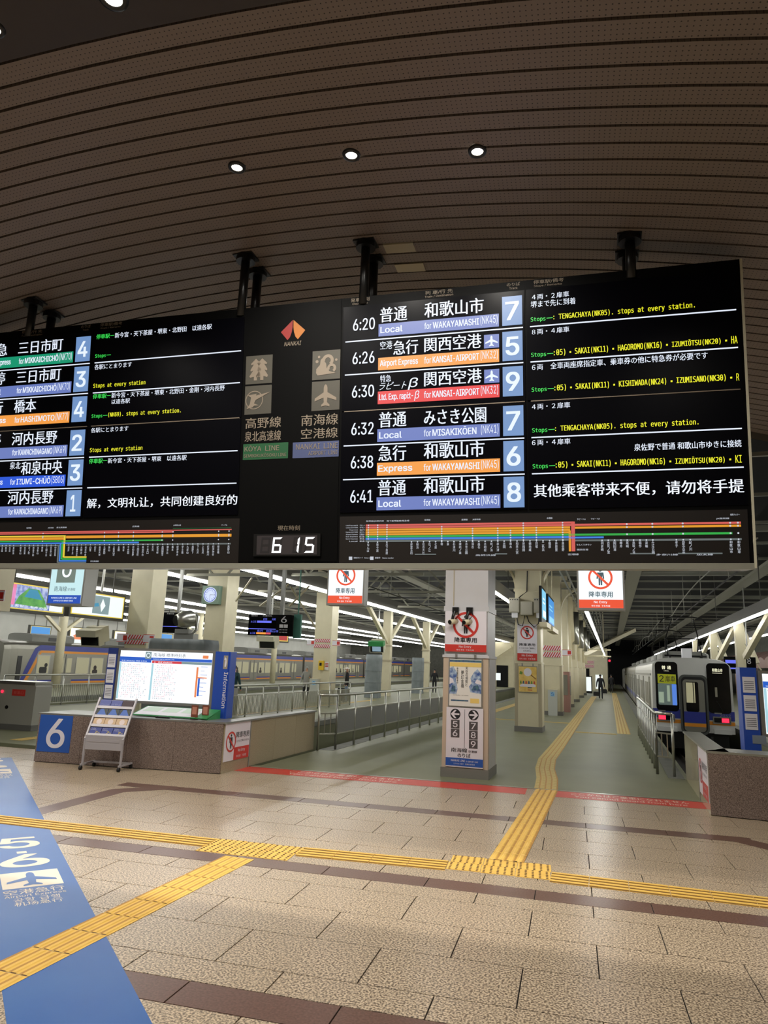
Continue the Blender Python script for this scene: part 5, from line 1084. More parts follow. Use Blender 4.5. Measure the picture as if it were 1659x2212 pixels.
def monitor(label, x, y, z, w_, screen=False):
    T = thing('platform_monitor', label, 'monitor', (x, y, z)); f = Fr((x-w_/2, y, z), (1, 0, 0), (0, -.25, .97))
    m = M(); m.slab(f, 0, w_, 0, w_*.72, -.25, 0); m.slab(f, w_*.05, w_*.95, w_*.1, w_*.8, -.55, -.25); part('case', m, 'khaki', T)
    m = M(); m.slab(f, .05*w_, .95*w_, .04*w_, .42*w_, 0, .01); part('glass', m, 'glass_dark', T); m = M(); m.slab(f, -.03, w_+.03, .46*w_, w_*.76, -.2, .18); part('hood', m, 'khaki' if not screen else 'green_board', T)
    if screen: m = M(); m.slab(f, .2*w_, .8*w_, .08*w_, .4*w_, .01, .014); part('picture', m, lit('cctv', (150, 180, 200), .7), T)
    m = M(); m.tube([(x, y+.25, z+w_*.6), (x, y+.25, 6.9)], .04, 8); part('hanger', m, 'brushed', T)
monitor('khaki hooded monitor hanging at the left above the silver train', -16.2, 19.5, 2.19, .72)
monitor('khaki hooded monitor hanging under the departure sign for track 6', -15.1, 30, 2.45, .8)
monitor('green-topped monitor showing the track above the sheeted machine', -13.5, 41.4, 2.6, .9, True)
# ================================================================== TRACK SIGNS
def led_sign(label, x0, x1, y, z0, z1, num, left, rowsx):
    T = thing('track_sign', label, 'departure sign', ((x0+x1)/2, y, z0)); f = Fr((x0, y, z0), (1, 0, 0), (0, 0, 1)); w_, h_ = x1-x0, z1-z0
    m = M(); m.slab(f, 0, w_, 0, h_, -.25, 0); part('case', m, 'board_black', T)
    a, b = (.0, .4) if left else (w_-.4, w_)
    m = M(); m.text(num, f, a+.1, a+.28, h_*.62, h_*.93, .004, .03); m.text('南海線', f, a+.06, a+.32, h_*.26, h_*.31, .004, .02); m.text('空港線', f, a+.06, a+.32, h_*.14, h_*.19, .004, .02); m.slab(f, a+.06, a+.18, h_*.38, h_*.54, 0, .004); m.slab(f, a+.2, a+.32, h_*.38, h_*.54, 0, .004); part('number_print', m, 'white', T)
    s0, s1 = (.45, w_-.03) if left else (.03, w_-.45)
    m = M(); m.slab(f, s0, s1, .05, h_*.86, 0, .006); sc_ = part('screen', m, 'screen', T)
    m = M(); m.text('発車時刻', f, s0+.05, s0+.25, h_*.9, h_*.97, .004); m.text('列車行先', f, s0+.42, s0+.72, h_*.9, h_*.97, .004); part('heading', m, 'white', T)
    m = M(); m.slab(f, s0, s1, h_*.29, h_*.32, .006, .01); part('rule', m, 'led_blue', sc_)
    if rowsx:
        m = M(); m.slab(f, s0+.25, s1-.15, h_*.6, h_*.7, .006, .01); m.text('6:23', f, s0+.05, s0+.22, h_*.6, h_*.69, .01); m.text('回　送', f, s0+.45, s0+.85, h_*.73, h_*.83, .01); m.text('急行　和歌山市', f, s0+.27, s0+.95, h_*.15, h_*.26, .01); m.text('6:38', f, s0+.05, s0+.22, h_*.05, h_*.14, .01); part('led_text', m, 'led_blue', sc_)
        m = M(); m.slab(f, s0+.25, s0+.55, h_*.05, h_*.14, .006, .01); part('led_bar', m, 'bar_orange', sc_); m = M(); m.slab(f, s0+.55, s1-.15, h_*.05, h_*.14, .006, .01); part('led_bar', m, 'tt_pink', sc_)
    for u in (.55, w_-.35): m = M(); m.box(x0+u-.05, x0+u+.05, y+.08, y+.18, z1, 6.9); part('hanger_post', m, 'brushed', T)
    m = M(); m.box(x0-.3, x1+.6, y+.06, y+.2, 5.62, 5.8); part('hanger_beam', m, 'brushed', T)
    if rowsx:
        for a, b in (((-9.0, 4.17), (-9.9, 3.51)), ((-8.94, 4.1), (-8.08, 2.93)), ((-8.34, 4.12), (-8.94, 3.52)), ((-10.23, 4.35), (-10.72, 3.65))): m = M(); m.tube([(a[0], y+.3, a[1]), (b[0], y+.3, b[1])], .03, 6); part('brace', m, 'cream', T)
led_sign('black track 5 departure sign hanging left of the clock pillar', -16.0, -14.4, 22, 2.78, 3.49, '5', True, False)
led_sign('black track 6 departure sign with blue rows, hanging right of the clock pillar', -10.07, -8.73, 18.7, 2.655, 3.25, '6', False, True)
m = M(); m.box(-8.70, -8.48, 18.85, 18.95, 2.6, 3.28); m.tube([(-8.59, 18.9, 3.28), (-8.59, 18.9, 6.9)], .02, 6); solo('green_sign_panel', m, 'teal', 'green panel edge of a sign beside the track 6 departure sign', 'sign')
# ================================================================== LIT ADVERTS
def advert(label, fr, w_, h_, kind, hang=True):
    T = thing('advert_lightbox', label, 'advert', tuple(fr.p(w_/2, 0)))
    m = M(); m.slab(fr, -.06, w_+.06, -.08, h_+.06, -.18, 0); part('case', m, 'hood', T)
    for u in (.2*w_, .8*w_): m = M(); a = fr.p(u, h_+.06, -.09); m.tube([a, (a.x, a.y, 6.9)], .025, 6); part('hanger_rod', m, 'hood', T)
    def pc(col, *pp):
        m = M()
        for i, q in enumerate(pp): m.poly(fr, [(a*w_, b*h_) for a, b in q], .006+.001*i+pc.z)
        pc.z += .003; part('picture', m, col, T)
    pc.z = 0
    R_ = lambda a, b, c, d: [(a, b), (c, b), (c, d), (a, d)]
    pc('ad_frame', R_(0, 0, 1, 1))
    if kind == 'dome':
        pc('ad_blue', R_(.02, .04, .98, .95)); pc('ad_pink', R_(.02, .15, .2, .95)); pc('ad_green', [(.2, .2), (.72, .12), (.66, .45), (.55, .85), (.38, .85), (.25, .5)]); pc('ad_teal', [(.33, .5), (.62, .45), (.52, .82), (.4, .82)]); pc('ad_white', R_(.75, .05, .97, .3)); 
        m = M(); m.text('再・発見　未来の街', fr, .05*w_, .72*w_, .08*h_, .18*h_, .03, .01); part('advert_lettering', m, 'ad_white', T)
    elif kind == 'white':
        pc('ad_white', R_(.02, .04, .98, .95)); pc('tt_grey', R_(.38, .12, .7, .9)); pc('ad_teal', [(.4, .4), (.5, .45), (.48, .6), (.41, .55)]); pc('ad_white', [(.55, .2), (.62, .5), (.56, .8), (.52, .5)])
    elif kind == 'sea': pc('ad_white', R_(.02, .02, .98, .98)); pc('lcd_blue', R_(.02, .5, .98, .98)); pc('ad_teal', R_(.02, .4, .98, .55)); pc('ad_green', [(.02, .02), (.5, .05), (.3, .2), (.02, .3)])
    elif kind == 'red': pc('ad_red', R_(.03, .05, .97, .93)); pc('tt_grey', [(.45, .3), (.6, .7), (.7, .65), (.6, .2)]); m = M(); m.text('南海', fr, .05*w_, .35*w_, .3*h_, .6*h_, .03, .01); part('advert_lettering', m, 'ad_white', T)
    else: pc('ad_white', R_(.02, .02, .98, .98)); pc('tt_orange', [(.3, .4), (.7, .4), (.8, .6), (.5, .75), (.2, .6)]) if kind == 'food' else pc('ad_teal', R_(.3, .3, .7, .6))
    return T
ax = lambda y, z, x=-15.0: Fr((x, y, z), (0, 1, 0), (0, 0, 1))
advert('bright landscape advert with a green dome shape at the far left', ax(14.5, 3.05), 2.25, .68, 'dome')
advert('bright white advert with a small figure picture beside the striped pillar', ax(17.05, 3.08), 2.35, .69, 'white')
advert('small lit food advert far behind at the left, left of another small one', ax(40, 2.3, -35), 1.6, 1.3, 'food')
advert('small lit green advert far behind at the left, right of another small one', ax(44.6, 2.3, -35), 1.6, 1.3, 'other')
advert('lit blue seascape advert far behind the striped pillar', ax(48.6, 2.2, -35), 3.4, 1.5, 'sea')
advert('lit blue seascape advert low behind the left train roof', ax(36.5, 2.0, -35), 1.7, 1.5, 'sea')
advert('lit red advert behind the track 6 departure sign', Fr((-18.6, 36.5, 3.0), (.6, .8, 0), (0, 0, 1)), 1.5, 1.0, 'red')
# ================================================================== FLUORESCENT ROWS
def light_row(label, x, z, y0, y1, seg=3.5, hood=True, group='fluorescent light rows', tr=.034):
    T = thing('light_row', label, 'ceiling light', (x, y0, z), 0, group)
    m = M(); hb, hw, hh = tr+.015, tr*4, .2+tr*5
    if hood: m.add([(x-.06, y0, z+hb), (x+.06, y0, z+hb), (x+hw, y0, z+hh), (x-hw, y0, z+hh)]+[(x-.06, y1, z+hb), (x+.06, y1, z+hb), (x+hw, y1, z+hh), (x-hw, y1, z+hh)], [(0, 1, 2, 3), (7, 6, 5, 4), (0, 4, 5, 1), (1, 5, 6, 2), (2, 6, 7, 3), (3, 7, 4, 0)])
    else: m.box(x-.05, x+.05, y0, y1, z+.045, z+.12)
    part('housing', m, 'hood', T)
    me = None; y = y0+.05
    while y < y1-.2:
        L_ = min(seg-.12, y1-y-.05)
        if abs(L_-(seg-.12)) < 1e-6:
            if me is None:
                q = M(); q.tube([(0, 0, 0), (0, L_, 0)], tr, 8); me = mesh_of('tube', q, 'tube')
            o = place('tube', me, T, (x, y, z))
        y += seg
    yy = y0+1.5
    while yy < y1:
        m = M(); m.tube([(x, yy, z+.3), (x, yy, 6.9)], .018, 6); part('hanger_rod', m, 'hood', T); yy += seg*3
    return T
LR = [('over the railing beyond the empty track, nearest on the left', -11.4, 4.85, 14.2, 120), ('above the pillar with the clock', -15.85, 5.0, 15, 120), ('over the fence in front of the silver train', -22.2, 4.85, 14, 120),
      ('third from the left wall', -25.6, 4.85, 14, 120), ('above the roof of the silver train', -34.4, 4.85, 14, 120), ('nearest the left wall', -40.5, 4.85, 14, 120)]
for lab, x, z, y0, y1 in LR: light_row('white fluorescent tube row '+lab, x, z, y0, y1, 7.0, True, 'fluorescent light rows', .06)
light_row('row of white fluorescent tubes behind the middle pillar', -3.6, 4.4, 14.6, 80)
light_row('row of white fluorescent tubes above the right platform beside the white train', 4.75, 4.02, 14, 90)
light_row('row of white fluorescent tubes at the right, farther than the one by the train', 7.6, 4.1, 14, 90)
light_row('narrow row of bright tubes hung over the platform guide strip', -.55, 3.4, 17.6, 76, 2.4, False)
# ================================================================== TRAINS
def loft(m, prof, ys, mi=0, cap=True):
    n = len(prof); vs_ = []
    for y, k_, dz in ys:
        cx = sum(p[0] for p in prof)/n
        vs_ += [(cx+(p[0]-cx)*k_, y, p[1]+dz) for p in prof]
    fs = [(i*n+j, i*n+(j+1) % n, (i+1)*n+(j+1) % n, (i+1)*n+j) for i in range(len(ys)-1) for j in range(n)]
    m.add(vs_, fs, mi)
    if cap: m.add(vs_[:n], [tuple(range(n))], mi); m.add(vs_[-n:], [tuple(range(n-1, -1, -1))], mi)
def prof_body(x0, x1, z0, zs, zt):
    """car-body outline: straight sides up to zs, arched roof up to zt"""
    c = (x0+x1)/2; h = (x1-x0)/2; P = [(x0, z0), (x0, zs)]
    for i in range(1, 10):
        a = math.pi-math.pi*i/10; P.append((c+h*math.copysign(abs(math.cos(a))**.55, math.cos(a)), zs+(zt-zs)*math.sin(a)**.7))
    return P+[(x1, zs), (x1, z0)]
# ---- right train, cab end towards us
TY = 30.0
TR = thing('train', 'white and blue train with number 2042 standing at the right platform', 'train', (2.9, TY, -1.1))
m = M(); loft(m, prof_body(1.47, 4.33, -.12, 2.12, 2.62), [(TY, .985, -.01), (TY+.12, 1, 0), (TY+19.8, 1, 0)]); part('car_body', m, 'train_white', TR)
for k_ in (1, 2, 3):
    m = M(); loft(m, prof_body(1.47, 4.33, -.12, 2.12, 2.62), [(TY+20.2*k_, 1, 0), (TY+20.2*k_+19.7, 1, 0)]); part('car_body', m, 'train_steel', TR)
    m = M(); m.box(1.7, 4.1, TY+20.2*k_-.45, TY+20.2*k_+.05, -.1, 2.3); part('gangway', m, 'gasket', TR)
f = Fr((1.47, TY-.003, 0), (1, 0, 0), (0, 0, 1))
def rr_(u0, u1, v0, v1, r, n=5):
    P = []
    for cu, cv, a0 in ((u1-r, v1-r, 0), (u0+r, v1-r, 90), (u0+r, v0+r, 180), (u1-r, v0+r, 270)):
        P += [(cu+r*math.cos(math.radians(a0+90*i/n)), cv+r*math.sin(math.radians(a0+90*i/n))) for i in range(n+1)]
    return P
for u0, u1 in ((.14, .95), (1.97, 2.76)):
    m = M(); m.poly(f, rr_(u0, u1, .60, 2.44, .14), -.01, .02); q = part('cab_window', m, 'glass_dark', TR)
    if u0 < 1:
        m = M(); m.poly(f, rr_(u0+.08, u1-.06, .82, 1.62, .05), .021); part('cab_interior', m, lit('cab_inside', (110, 128, 120), .5), q)
        m = M(); m.slab(f, u0+.58, u1-.07, .82, 1.6, .022, .024); part('cab_blind', m, lit('cab_blue', (90, 140, 236), .8), q)
        m = M(); m.slab(f, u0+.1, u0+.28, .9, 1.3, .022, .024); m.slab(f, u0+.4, u0+.5, .95, 1.55, .022, .024); part('cab_glow', m, lit('cab_pale', (176, 196, 170), .6), q)
        m = M(); m.slab(f, u0+.08, u1-.07, 1.62, 1.97, .021, .024); part('door_sticker', m, 'yellow_sticker', q); m = M(); m.text('2', f, u0+.14, u0+.30, 1.68, 1.92, .027, .03); m.text('扉車', f, u0+.36, u1-.1, 1.68, 1.92, .027, .01); part('sticker_lettering', m, 'print_dark', q)
        m = M(); m.text('普 通', f, u0+.24, u0+.58, 2.15, 2.29, .024, .01); m.text('LOCAL', f, u0+.32, u0+.5, 2.08, 2.11, .024, .01); part('destination_led', m, 'dest_led', q)
    else:
        m = M(); m.text('和歌山市', f, u0+.2, u0+.56, 2.12, 2.25, .024, .01); m.slab(f, u0+.2, u0+.54, 2.07, 2.085, .022, .024); part('destination_led', m, 'dest_led', q)
        m = M(); m.slab(f, u0+.26, u0+.34, 1.2, 1.55, .021, .023); part('cab_glow', m, 'train_inside_dim', q); m = M(); m.bar(f.p(u0+.5, .66, .04), f.p(u0+.3, 1.05, .04), .02, .02); part('wiper', m, 'black', q)
m = M(); m.poly(f, rr_(.98, 1.97, -.2, 1.98, .2), -.01, .10); dr = part('gangway_frame', m, 'gasket', TR)
m = M(); m.poly(f, rr_(1.05, 1.90, -.12, 1.90, .16), .10, .11); part('gangway_groove', m, 'black', dr)
m = M(); m.poly(f, rr_(1.10, 1.85, -.10, 1.80, .12), .11, .13); part('gangway_door', m, 'train_steel', dr)
m = M(); m.poly(f, rr_(1.19, 1.64, .62, 1.72, .06), .131, .134); gw = part('door_window', m, 'glass_dark', dr)
m = M(); m.slab(f, 1.21, 1.45, .95, 1.69, .134, .136); m.slab(f, 1.48, 1.52, .95, 1.69, .134, .136); part('door_window_glow', m, 'train_inside', dr)
m = M(); m.slab(f, 1.10, 1.85, .22, .62, .131, .135); part('door_blue_band', m, 'train_blue', dr); m = M(); m.slab(f, 1.10, 1.85, .08, .2, .131, .135); part('door_orange_band', m, 'train_orange', dr)
for u0, u1 in ((.0, .99), (1.97, 2.86)):
    m = M(); m.slab(f, u0+.005, u1-.005, .34, .68, .0, .008); part('blue_band', m, 'train_blue', TR); m = M(); m.slab(f, u0+.005, u1-.005, .17, .30, .0, .008); part('orange_band', m, 'train_orange', TR)
    m = M(); m.slab(f, u0+.15, u1-.15, -.14, .03, .0, .10); part('step', m, 'train_white', TR); m = M(); m.slab(f, u0+.2, u0+.45, .58, .62, .008, .03); part('handrail', m, 'brushed', TR)
for u0, on in ((.16, .04), (2.1, .30)):
    m = M(); m.slab(f, u0, u0+.62, .22, .48, .0, .05); lb = part('lamp_housing', m, 'train_steel', TR); m = M(); m.slab(f, u0+.04, u0+.58, .27, .44, .05, .055); part('lamp_glass', m, 'glass_dark', lb)
    m = M(); m.slab(f, u0+on, u0+on+.25, .28, .43, .055, .06); part('tail_lamp', m, 'led_lamp_red', lb)
m = M(); m.text('2042', f, 2.35, 2.72, .49, .57, .012, .01); part('car_number', m, 'brushed', TR)
m = M(); m.box(1.7, 4.1, TY+.1, TY+19, -.75, -.12); part('underframe', m, 'black', TR)
m = M(); m.box(2.75, 3.1, TY-.35, TY+.3, -.55, -.22); m.tube([(3.3, TY-.1, -.25), (3.3, TY-.12, -.75)], .05, 8); m.tube([(3.5, TY-.1, -.25), (3.5, TY-.12, -.75)], .05, 8); part('coupler', m, 'black_rubber', TR)
# doors and windows along the platform side, seen at a slant
sd = Fr((1.465, TY+60, 0), (0, -1, 0), (0, 0, 1))
for k_ in range(3):
    for y in ((1.0, 6.8, 12.6, 17.8)):
        u = 60-(20.2*k_+y)-1.3
        m = M(); m.slab(sd, u, u+1.25, -.05, 1.85, 0, .012); d_ = part('side_door', m, 'train_steel', TR); m = M(); m.slab(sd, u+.15, u+.55, .75, 1.65, .012, .015); m.slab(sd, u+.7, u+1.1, .75, 1.65, .012, .015); part('door_glass', m, 'train_inside_dim', d_); m = M(); m.slab(sd, u+.61, u+.64, 0, 1.85, .012, .02); part('door_seam', m, 'gasket', d_)
    for y in ((3.0, 8.8, 14.5)):
        u = 60-(20.2*k_+y)-2.6
        m = M(); m.slab(sd, u, u+2.6, .72, 1.62, 0, .01); part('side_window', m, 'train_inside_dim', TR)
    m = M(); m.slab(sd, 60-20.2*k_-19.6, 60-20.2*k_-.2, .34, .6, 0, .006); part('side_blue_band', m, 'train_blue', TR); m = M(); m.slab(sd, 60-20.2*k_-19.6, 60-20.2*k_-.2, 1.9, 1.98, 0, .03); part('gutter', m, 'brushed', TR)
for k_, (y0, y1) in enumerate(((2.2, 4.6), (7, 10), (12, 15), (22, 25), (30, 33), (44, 47))):
    m = M(); P = prof_body(1.95, 3.85, 2.5, 2.75, 2.92); loft(m, P, [(TY+y0, .9, 0), (TY+y0+.2, 1, 0), (TY+y1-.2, 1, 0), (TY+y1, .9, 0)]); part('roof_unit', m, 'train_roof', TR)
def pantograph(y):
    m = M(); b = 2.72
    for x in (2.25, 3.55):
        m.tube([(x, y-.5, b), (x-.0, y+.55, b+.75), (x+(2.9-x)*.35, y-.1, b+1.55)], .028, 6)
        m.tube([(x, y+1.2, b), (x, y+.55, b+.75)], .028, 6)
    m.tube([(2.0, y-.1, b+1.36), (2.15, y-.1, b+1.55), (2.5, y-.1, b+1.62), (3.3, y-.1, b+1.62), (3.65, y-.1, b+1.55), (3.8, y-.1, b+1.36)], .03, 6); m.tube([(2.25, y+.55, b+.75), (3.55, y+.55, b+.75)], .025, 6)
    m.tube([(2.1, y-.6, b), (3.7, y-.6, b)], .04, 6); m.tube([(2.1, y+1.2, b), (3.7, y+1.2, b)], .04, 6)
    for x in (2.3, 3.5):
        for dy in (-.6, 1.2): m.tube([(x, y+dy, b-.3), (x, y+dy, b)], .06, 8)
    part('pantograph', m, 'black', TR)
pantograph(TY+2.5); pantograph(TY+13)
m = M(); m.box(2.7, 3.05, TY+.9, TY+1.3, 2.6, 3.0); part('roof_box', m, 'white', TR)
# ---- left train, seen from the side
TX = -32.0
TL_ = thing('train', 'silver train with blue and orange stripes behind the fences at the left', 'train', (TX-1.4, 33, -1.1))
LP = prof_body(TX-2.8, TX, -.2, 2.05, 2.55)
for k_ in range(5):
    y0 = 32.2 if k_ == 0 else 32.6+20.1*k_; y1 = 32.6+20.1*k_+19.6
    m = M(); loft(m, LP, ([(y0-.35, .86, -.05), (y0, .97, -.02), (y0+.4, 1, 0)] if k_ == 0 else [(y0, 1, 0)])+[(y1, 1, 0)]); cb = part('car_body', m, 'train_steel', TL_)
    fr = Fr((TX+.003, 32.6+20.1*k_, 0), (0, 1, 0), (0, 0, 1))
    u0 = 1.2 if k_ == 0 else 0
    m = M()
    if k_ == 0: m.poly(fr, [(.45, .3), (.75, .3), (1.15, 1.0), (1.6, 1.95), (1.9, 2.0), (19.6, 2.0), (19.6, 2.3), (1.7, 2.3), (1.3, 2.1), (.9, 1.3)], .004)
    else: m.slab(fr, 0, 19.6, 2.0, 2.28, 0, .006)
    part('blue_stripe', m, 'train_blue', cb)
    m = M()
    if k_ == 0: m.poly(fr, [(.75, .3), (1.0, .3), (1.4, 1.0), (1.85, 1.86), (19.6, 1.86), (19.6, 1.99), (1.75, 1.99), (1.2, 1.05)], .007)
    else: m.slab(fr, 0, 19.6, 1.86, 1.98, 0, .006)
    part('orange_stripe', m, 'train_orange', cb)
    m = M(); m.slab(fr, u0, 19.6, .08, .2, 0, .006); part('lower_orange_stripe', m, 'train_orange', cb); m = M(); m.slab(fr, u0, 19.6, .2, .3, 0, .006); part('lower_blue_stripe', m, 'train_blue', cb)
    for d in (3.2, 7.7, 12.2, 16.7):
        m = M(); m.poly(fr, rr_(d, d+1.35, -.12, 1.83, .14), -.02, .012); dd = part('side_door', m, 'train_steel', TL_)
        m = M(); m.slab(fr, d+.655, d+.695, -.1, 1.8, .012, .018); part('door_seam', m, 'black', dd)
        for a in (.14, .80): m = M(); m.slab(fr, d+a, d+a+.42, .72, 1.58, .012, .018); part('door_window', m, 'train_inside', dd)
        if d < 16:
            for a in (1.65, 3.0):
                m = M(); m.slab(fr, d+a-.05, d+a+1.17, .6, 1.68, 0, .01); wf = part('window_frame', m, 'brushed', TL_); m = M(); m.slab(fr, d+a, d+a+1.12, .65, 1.63, .01, .014); part('window_pane', m, 'train_inside', wf)
                if (int(d*10)+int(a*10)+k_) % 3: m = M(); m.disc(fr, d+a+.4, 1.02, .15, .018, 14); m.poly(fr, rr_(d+a+.15, d+a+.65, .66, .9, .1), .018); part('passenger_shape', m, mat('passenger', (60, 54, 52), .8), wf)
    if k_ == 0: m = M(); m.slab(fr, 1.55, 2.6, .62, 1.75, 0, .01); wf = part('window_frame', m, 'brushed', TL_); m = M(); m.slab(fr, 1.62, 2.53, .68, 1.7, .01, .014); part('window_pane', m, 'train_inside', wf); m = M(); m.poly(fr, rr_(1.8, 2.4, .69, 1.05, .1), .018); m.disc(fr, 2.3, 1.15, .13, .018, 12); part('driver_seat', m, 'black', wf); m = M(); m.slab(fr, .1, .42, .3, 1.65, .0, .02); part('cab_door', m, 'black', TL_)
    for a, b in ((1.5, 5), (8, 12), (14, 18)):
        m = M(); loft(m, prof_body(TX-2.4, TX-.4, 2.4, 2.75, 2.98), [(32.6+20.1*k_+a, .9, 0), (32.6+20.1*k_+a+.4, 1, 0), (32.6+20.1*k_+b-.3, 1, 0), (32.6+20.1*k_+b, .9, 0)]); ru = part('roof_unit', m, 'train_roof', TL_)
        m = M(); m.slab(Fr((TX-.4, 32.6+20.1*k_+a, 0), (0, 1, 0), (0, 0, 1)), 1.2, 2.1, 2.55, 2.76, 0, .02); part('vent_grille', m, 'black', ru)
ff = Fr((TX-2.7, 31.83, 0), (1, 0, 0), (0, 0, 1)); m = M(); m.slab(ff, .5, 1.2, .7, 1.7, -.02, .03); m.slab(ff, 1.5, 2.2, .7, 1.7, -.02, .03); part('front_window', m, 'glass_dark', TL_)
# ================================================================== OVERHEAD WIRES AND PIPES
for x, z, lab in ((2.95, 4.45, 'over the white train'), (-8.0, 4.6, 'over the empty track')):
    T = thing('overhead_wire', 'dark contact wire with droppers %s' % lab, 'wire', (x, 20, z)); m = M(); m.tube([(x, 16, z), (x, 110, z)], .022, 5); part('contact_wire', m, 'black', T)
    pts = [(x, 16+i*2, z+.35+.35*abs(math.sin(i*.28))) for i in range(48)]; m = M(); m.tube(pts, .02, 5); part('carrier_wire', m, 'beam_thin', T)
    for i in range(2, 44, 3): m = M(); m.tube([(x, 16+i*2, z), (x, 16+i*2, 6.02)], .012, 4); part('dropper', m, 'beam_thin', T)
for j, (x, z) in enumerate(((-1.5, 5.1), (-1.3, 5.1), (-1.0, 5.5), (-.8, 5.5), (-.6, 5.5))):
    m = M(); m.tube([(x, 13, z), (x, 85, z)], .035, 6); solo('ceiling_pipe', m, 'beam_thin', ['leftmost thin pipe', 'second thin pipe', 'third thin pipe', 'fourth thin pipe', 'rightmost thin pipe'][j]+' running down the hall above the platform', 'pipe', 'ceiling pipes')
for i, (y, x0) in enumerate(((17.5, -20), (24, -20), (30, -20), (38, -20))):
    T = thing('roof_truss', ['nearest', 'second', 'third', 'farthest'][i]+' of the pale steel trusses over the left tracks', 'truss', (x0, y, 4.3), 0, 'trusses over the left tracks')
    m = M(); m.bar((-24, y, 5.1), (-6.2, y, 5.1), .08, .1); part('lower_chord', m, 'beam', T)
    for k_ in range(4):
        xa = -22+k_*4; m = M(); m.bar((xa, y, 5.1), (xa+1.7, y, 6.9), .07, .07); part('web_bar', m, 'beam', T); m = M(); m.bar((xa+3.4, y, 5.1), (xa+1.7, y, 6.9), .07, .07); part('web_bar', m, 'beam', T)
# bracket arms reaching over the platform far away
T = thing('bracket_frame', 'pale pipe bracket frame carrying the light row over the far platform', 'bracket', (-1.4, 58, 3)); m = M()
for z in (3.6, 3.1): m.tube([(-2.4, 58, z), (.0, 58, z)], .06, 6)
m.tube([(-.55, 58, 3.0), (-.55, 58, 6.5)], .06, 6); part('arms', m, 'cream', T); m = M(); m.bar((-2.2, 60, 3.2), (2.0, 66, 5.6), .3, .3); part('brace', m, 'cream', T)
# stair housing at the end of the platform
T = thing('stair_housing', 'cream stair housing with striped band at the far end of the platform', 'building', (-2.2, 78, 0)); m = M(); m.box(-4.6, -.4, 78, 92, 0, 4.3); part('walls', m, 'cream', T); m = M(); m.box(-3.2, -2.2, 77.95, 78, 0, 2.2); part('opening', m, 'roof_dark', T); m = M(); m.box(-1.6, -.9, 77.95, 78, .2, 1.6); part('lit_panel', m, 'ad_white', T); striped(T, Fr((-3.2, 77.94, 0), (1, 0, 0), (0, 0, 1)), 1.5, 2.7, 3.0); striped(T, Fr((-3.2, 77.94, 0), (1, 0, 0), (0, 0, 1)), 1.5, 2.3, 2.6)
T = thing('stair_housing', 'cream stair housing on the platform beyond the empty track, between the two front pillars', 'building', (-12, 76, 0)); m = M(); m.box(-14.5, -9.7, 76, 90, 0, 4.6); part('walls', m, 'cream', T); m = M(); m.box(-11.5, -10.3, 75.95, 76, 0, 2.2); part('opening', m, 'roof_dark', T); m = M(); m.bar((-9.9, 75.5, 4.2), (-12.6, 75.5, 2.4), .3, .3); part('stair_stringer', m, 'cream', T); m = M(); m.bar((-9.4, 75.2, 0), (-9.4, 75.2, 5.9), .3, .3); part('corner_post', m, 'cream', T)
T = thing('lit_advert_stand', 'small glowing white advert standing on the far platform', 'advert', (-2.2, 68, 0)); m = M(); m.box(-2.9, -1.7, 68, 68.2, 0, 1.5); part('case', m, 'black', T); m = M(); m.box(-2.82, -1.78, 67.98, 68, .2, 1.42); part('lit_face', m, 'ad_white', T)
T = thing('vending_machine', 'vending machine glimpsed past the striped pillar', 'vending machine', (-2.35, 36.6, 0)); m = M(); m.box(-2.8, -1.95, 36.3, 37.1, 0, 1.9); part('cabinet', m, mat('vend', (160, 120, 110), .4), T); m = M(); m.box(-1.95, -1.93, 36.4, 37.0, .8, 1.7); part('display_window', m, 'train_inside_dim', T); m = M(); m.box(-2.7, -2.05, 36.28, 36.3, .8, 1.75); part('front_window', m, 'train_inside_dim', T)
# green and white kiosk front seen past the second pillar
T = thing('kiosk', 'green-edged kiosk front between the middle pillars far left', 'kiosk', (-10.9, 62, 0)); m = M(); m.box(-12, -9.8, 62, 63.5, 0, 1.1); part('counter', m, 'concrete', T); m = M(); m.box(-10.35, -9.95, 61.8, 62.0, 0, 2.3); part('green_post', m, mat('kiosk_green', (90, 160, 70), .5), T); m = M(); m.box(-9.75, -9.2+.0, 63.0, 63.1, .9, 1.5); part('lit_panel', m, 'ad_white', T)
# wavy awning and LED strip behind the right train
T = thing('tiled_awning', 'brown wavy-edged awning behind the right train', 'awning', (10.2, 60, 0)); m = M(); vs_ = []
for i in range(61): y = 50+i*.5; vs_ += [(10.0, y, 3.1+.25*abs(math.sin(i*.62))), (11.2, y, 3.9), (10.05, y, 2.6)]
m.add(vs_, [q for i in range(60) for q in ((3*i, 3*i+3, 3*i+4, 3*i+1), (3*i, 3*i+2, 3*i+5, 3*i+3))]); part('awning', m, 'wood_awning', T)
for y in (52, 60, 68): m = M(); m.box(10.1, 10.4, y, y+.3, 0, 2.9); part('post', m, mat('awning_post', (170, 140, 124), .5), T)
T = thing('track_sign', 'small blue-lit track 8 departure sign right of the white train', 'departure sign', (5.1, 36, 2.2)); f = Fr((4.9, 36, 2.1), (1, 0, 0), (0, 0, 1)); m = M(); m.slab(f, 0, 1.3, 0, .75, -.2, 0); part('case', m, 'board_black', T); m = M(); m.tube([(5.9, 36.1, 2.85), (5.9, 36.1, 6.88)], .03, 6); part('hanger_rod', m, 'brushed', T); m = M(); m.slab(f, .05, .7, .45, .6, 0, .006); m.slab(f, .05, .7, .2, .26, 0, .006); part('led_rows', m, 'led_blue', T); m = M(); m.text('8', f, .95, 1.1, .45, .7, .006, .02); part('number', m, 'white', T)
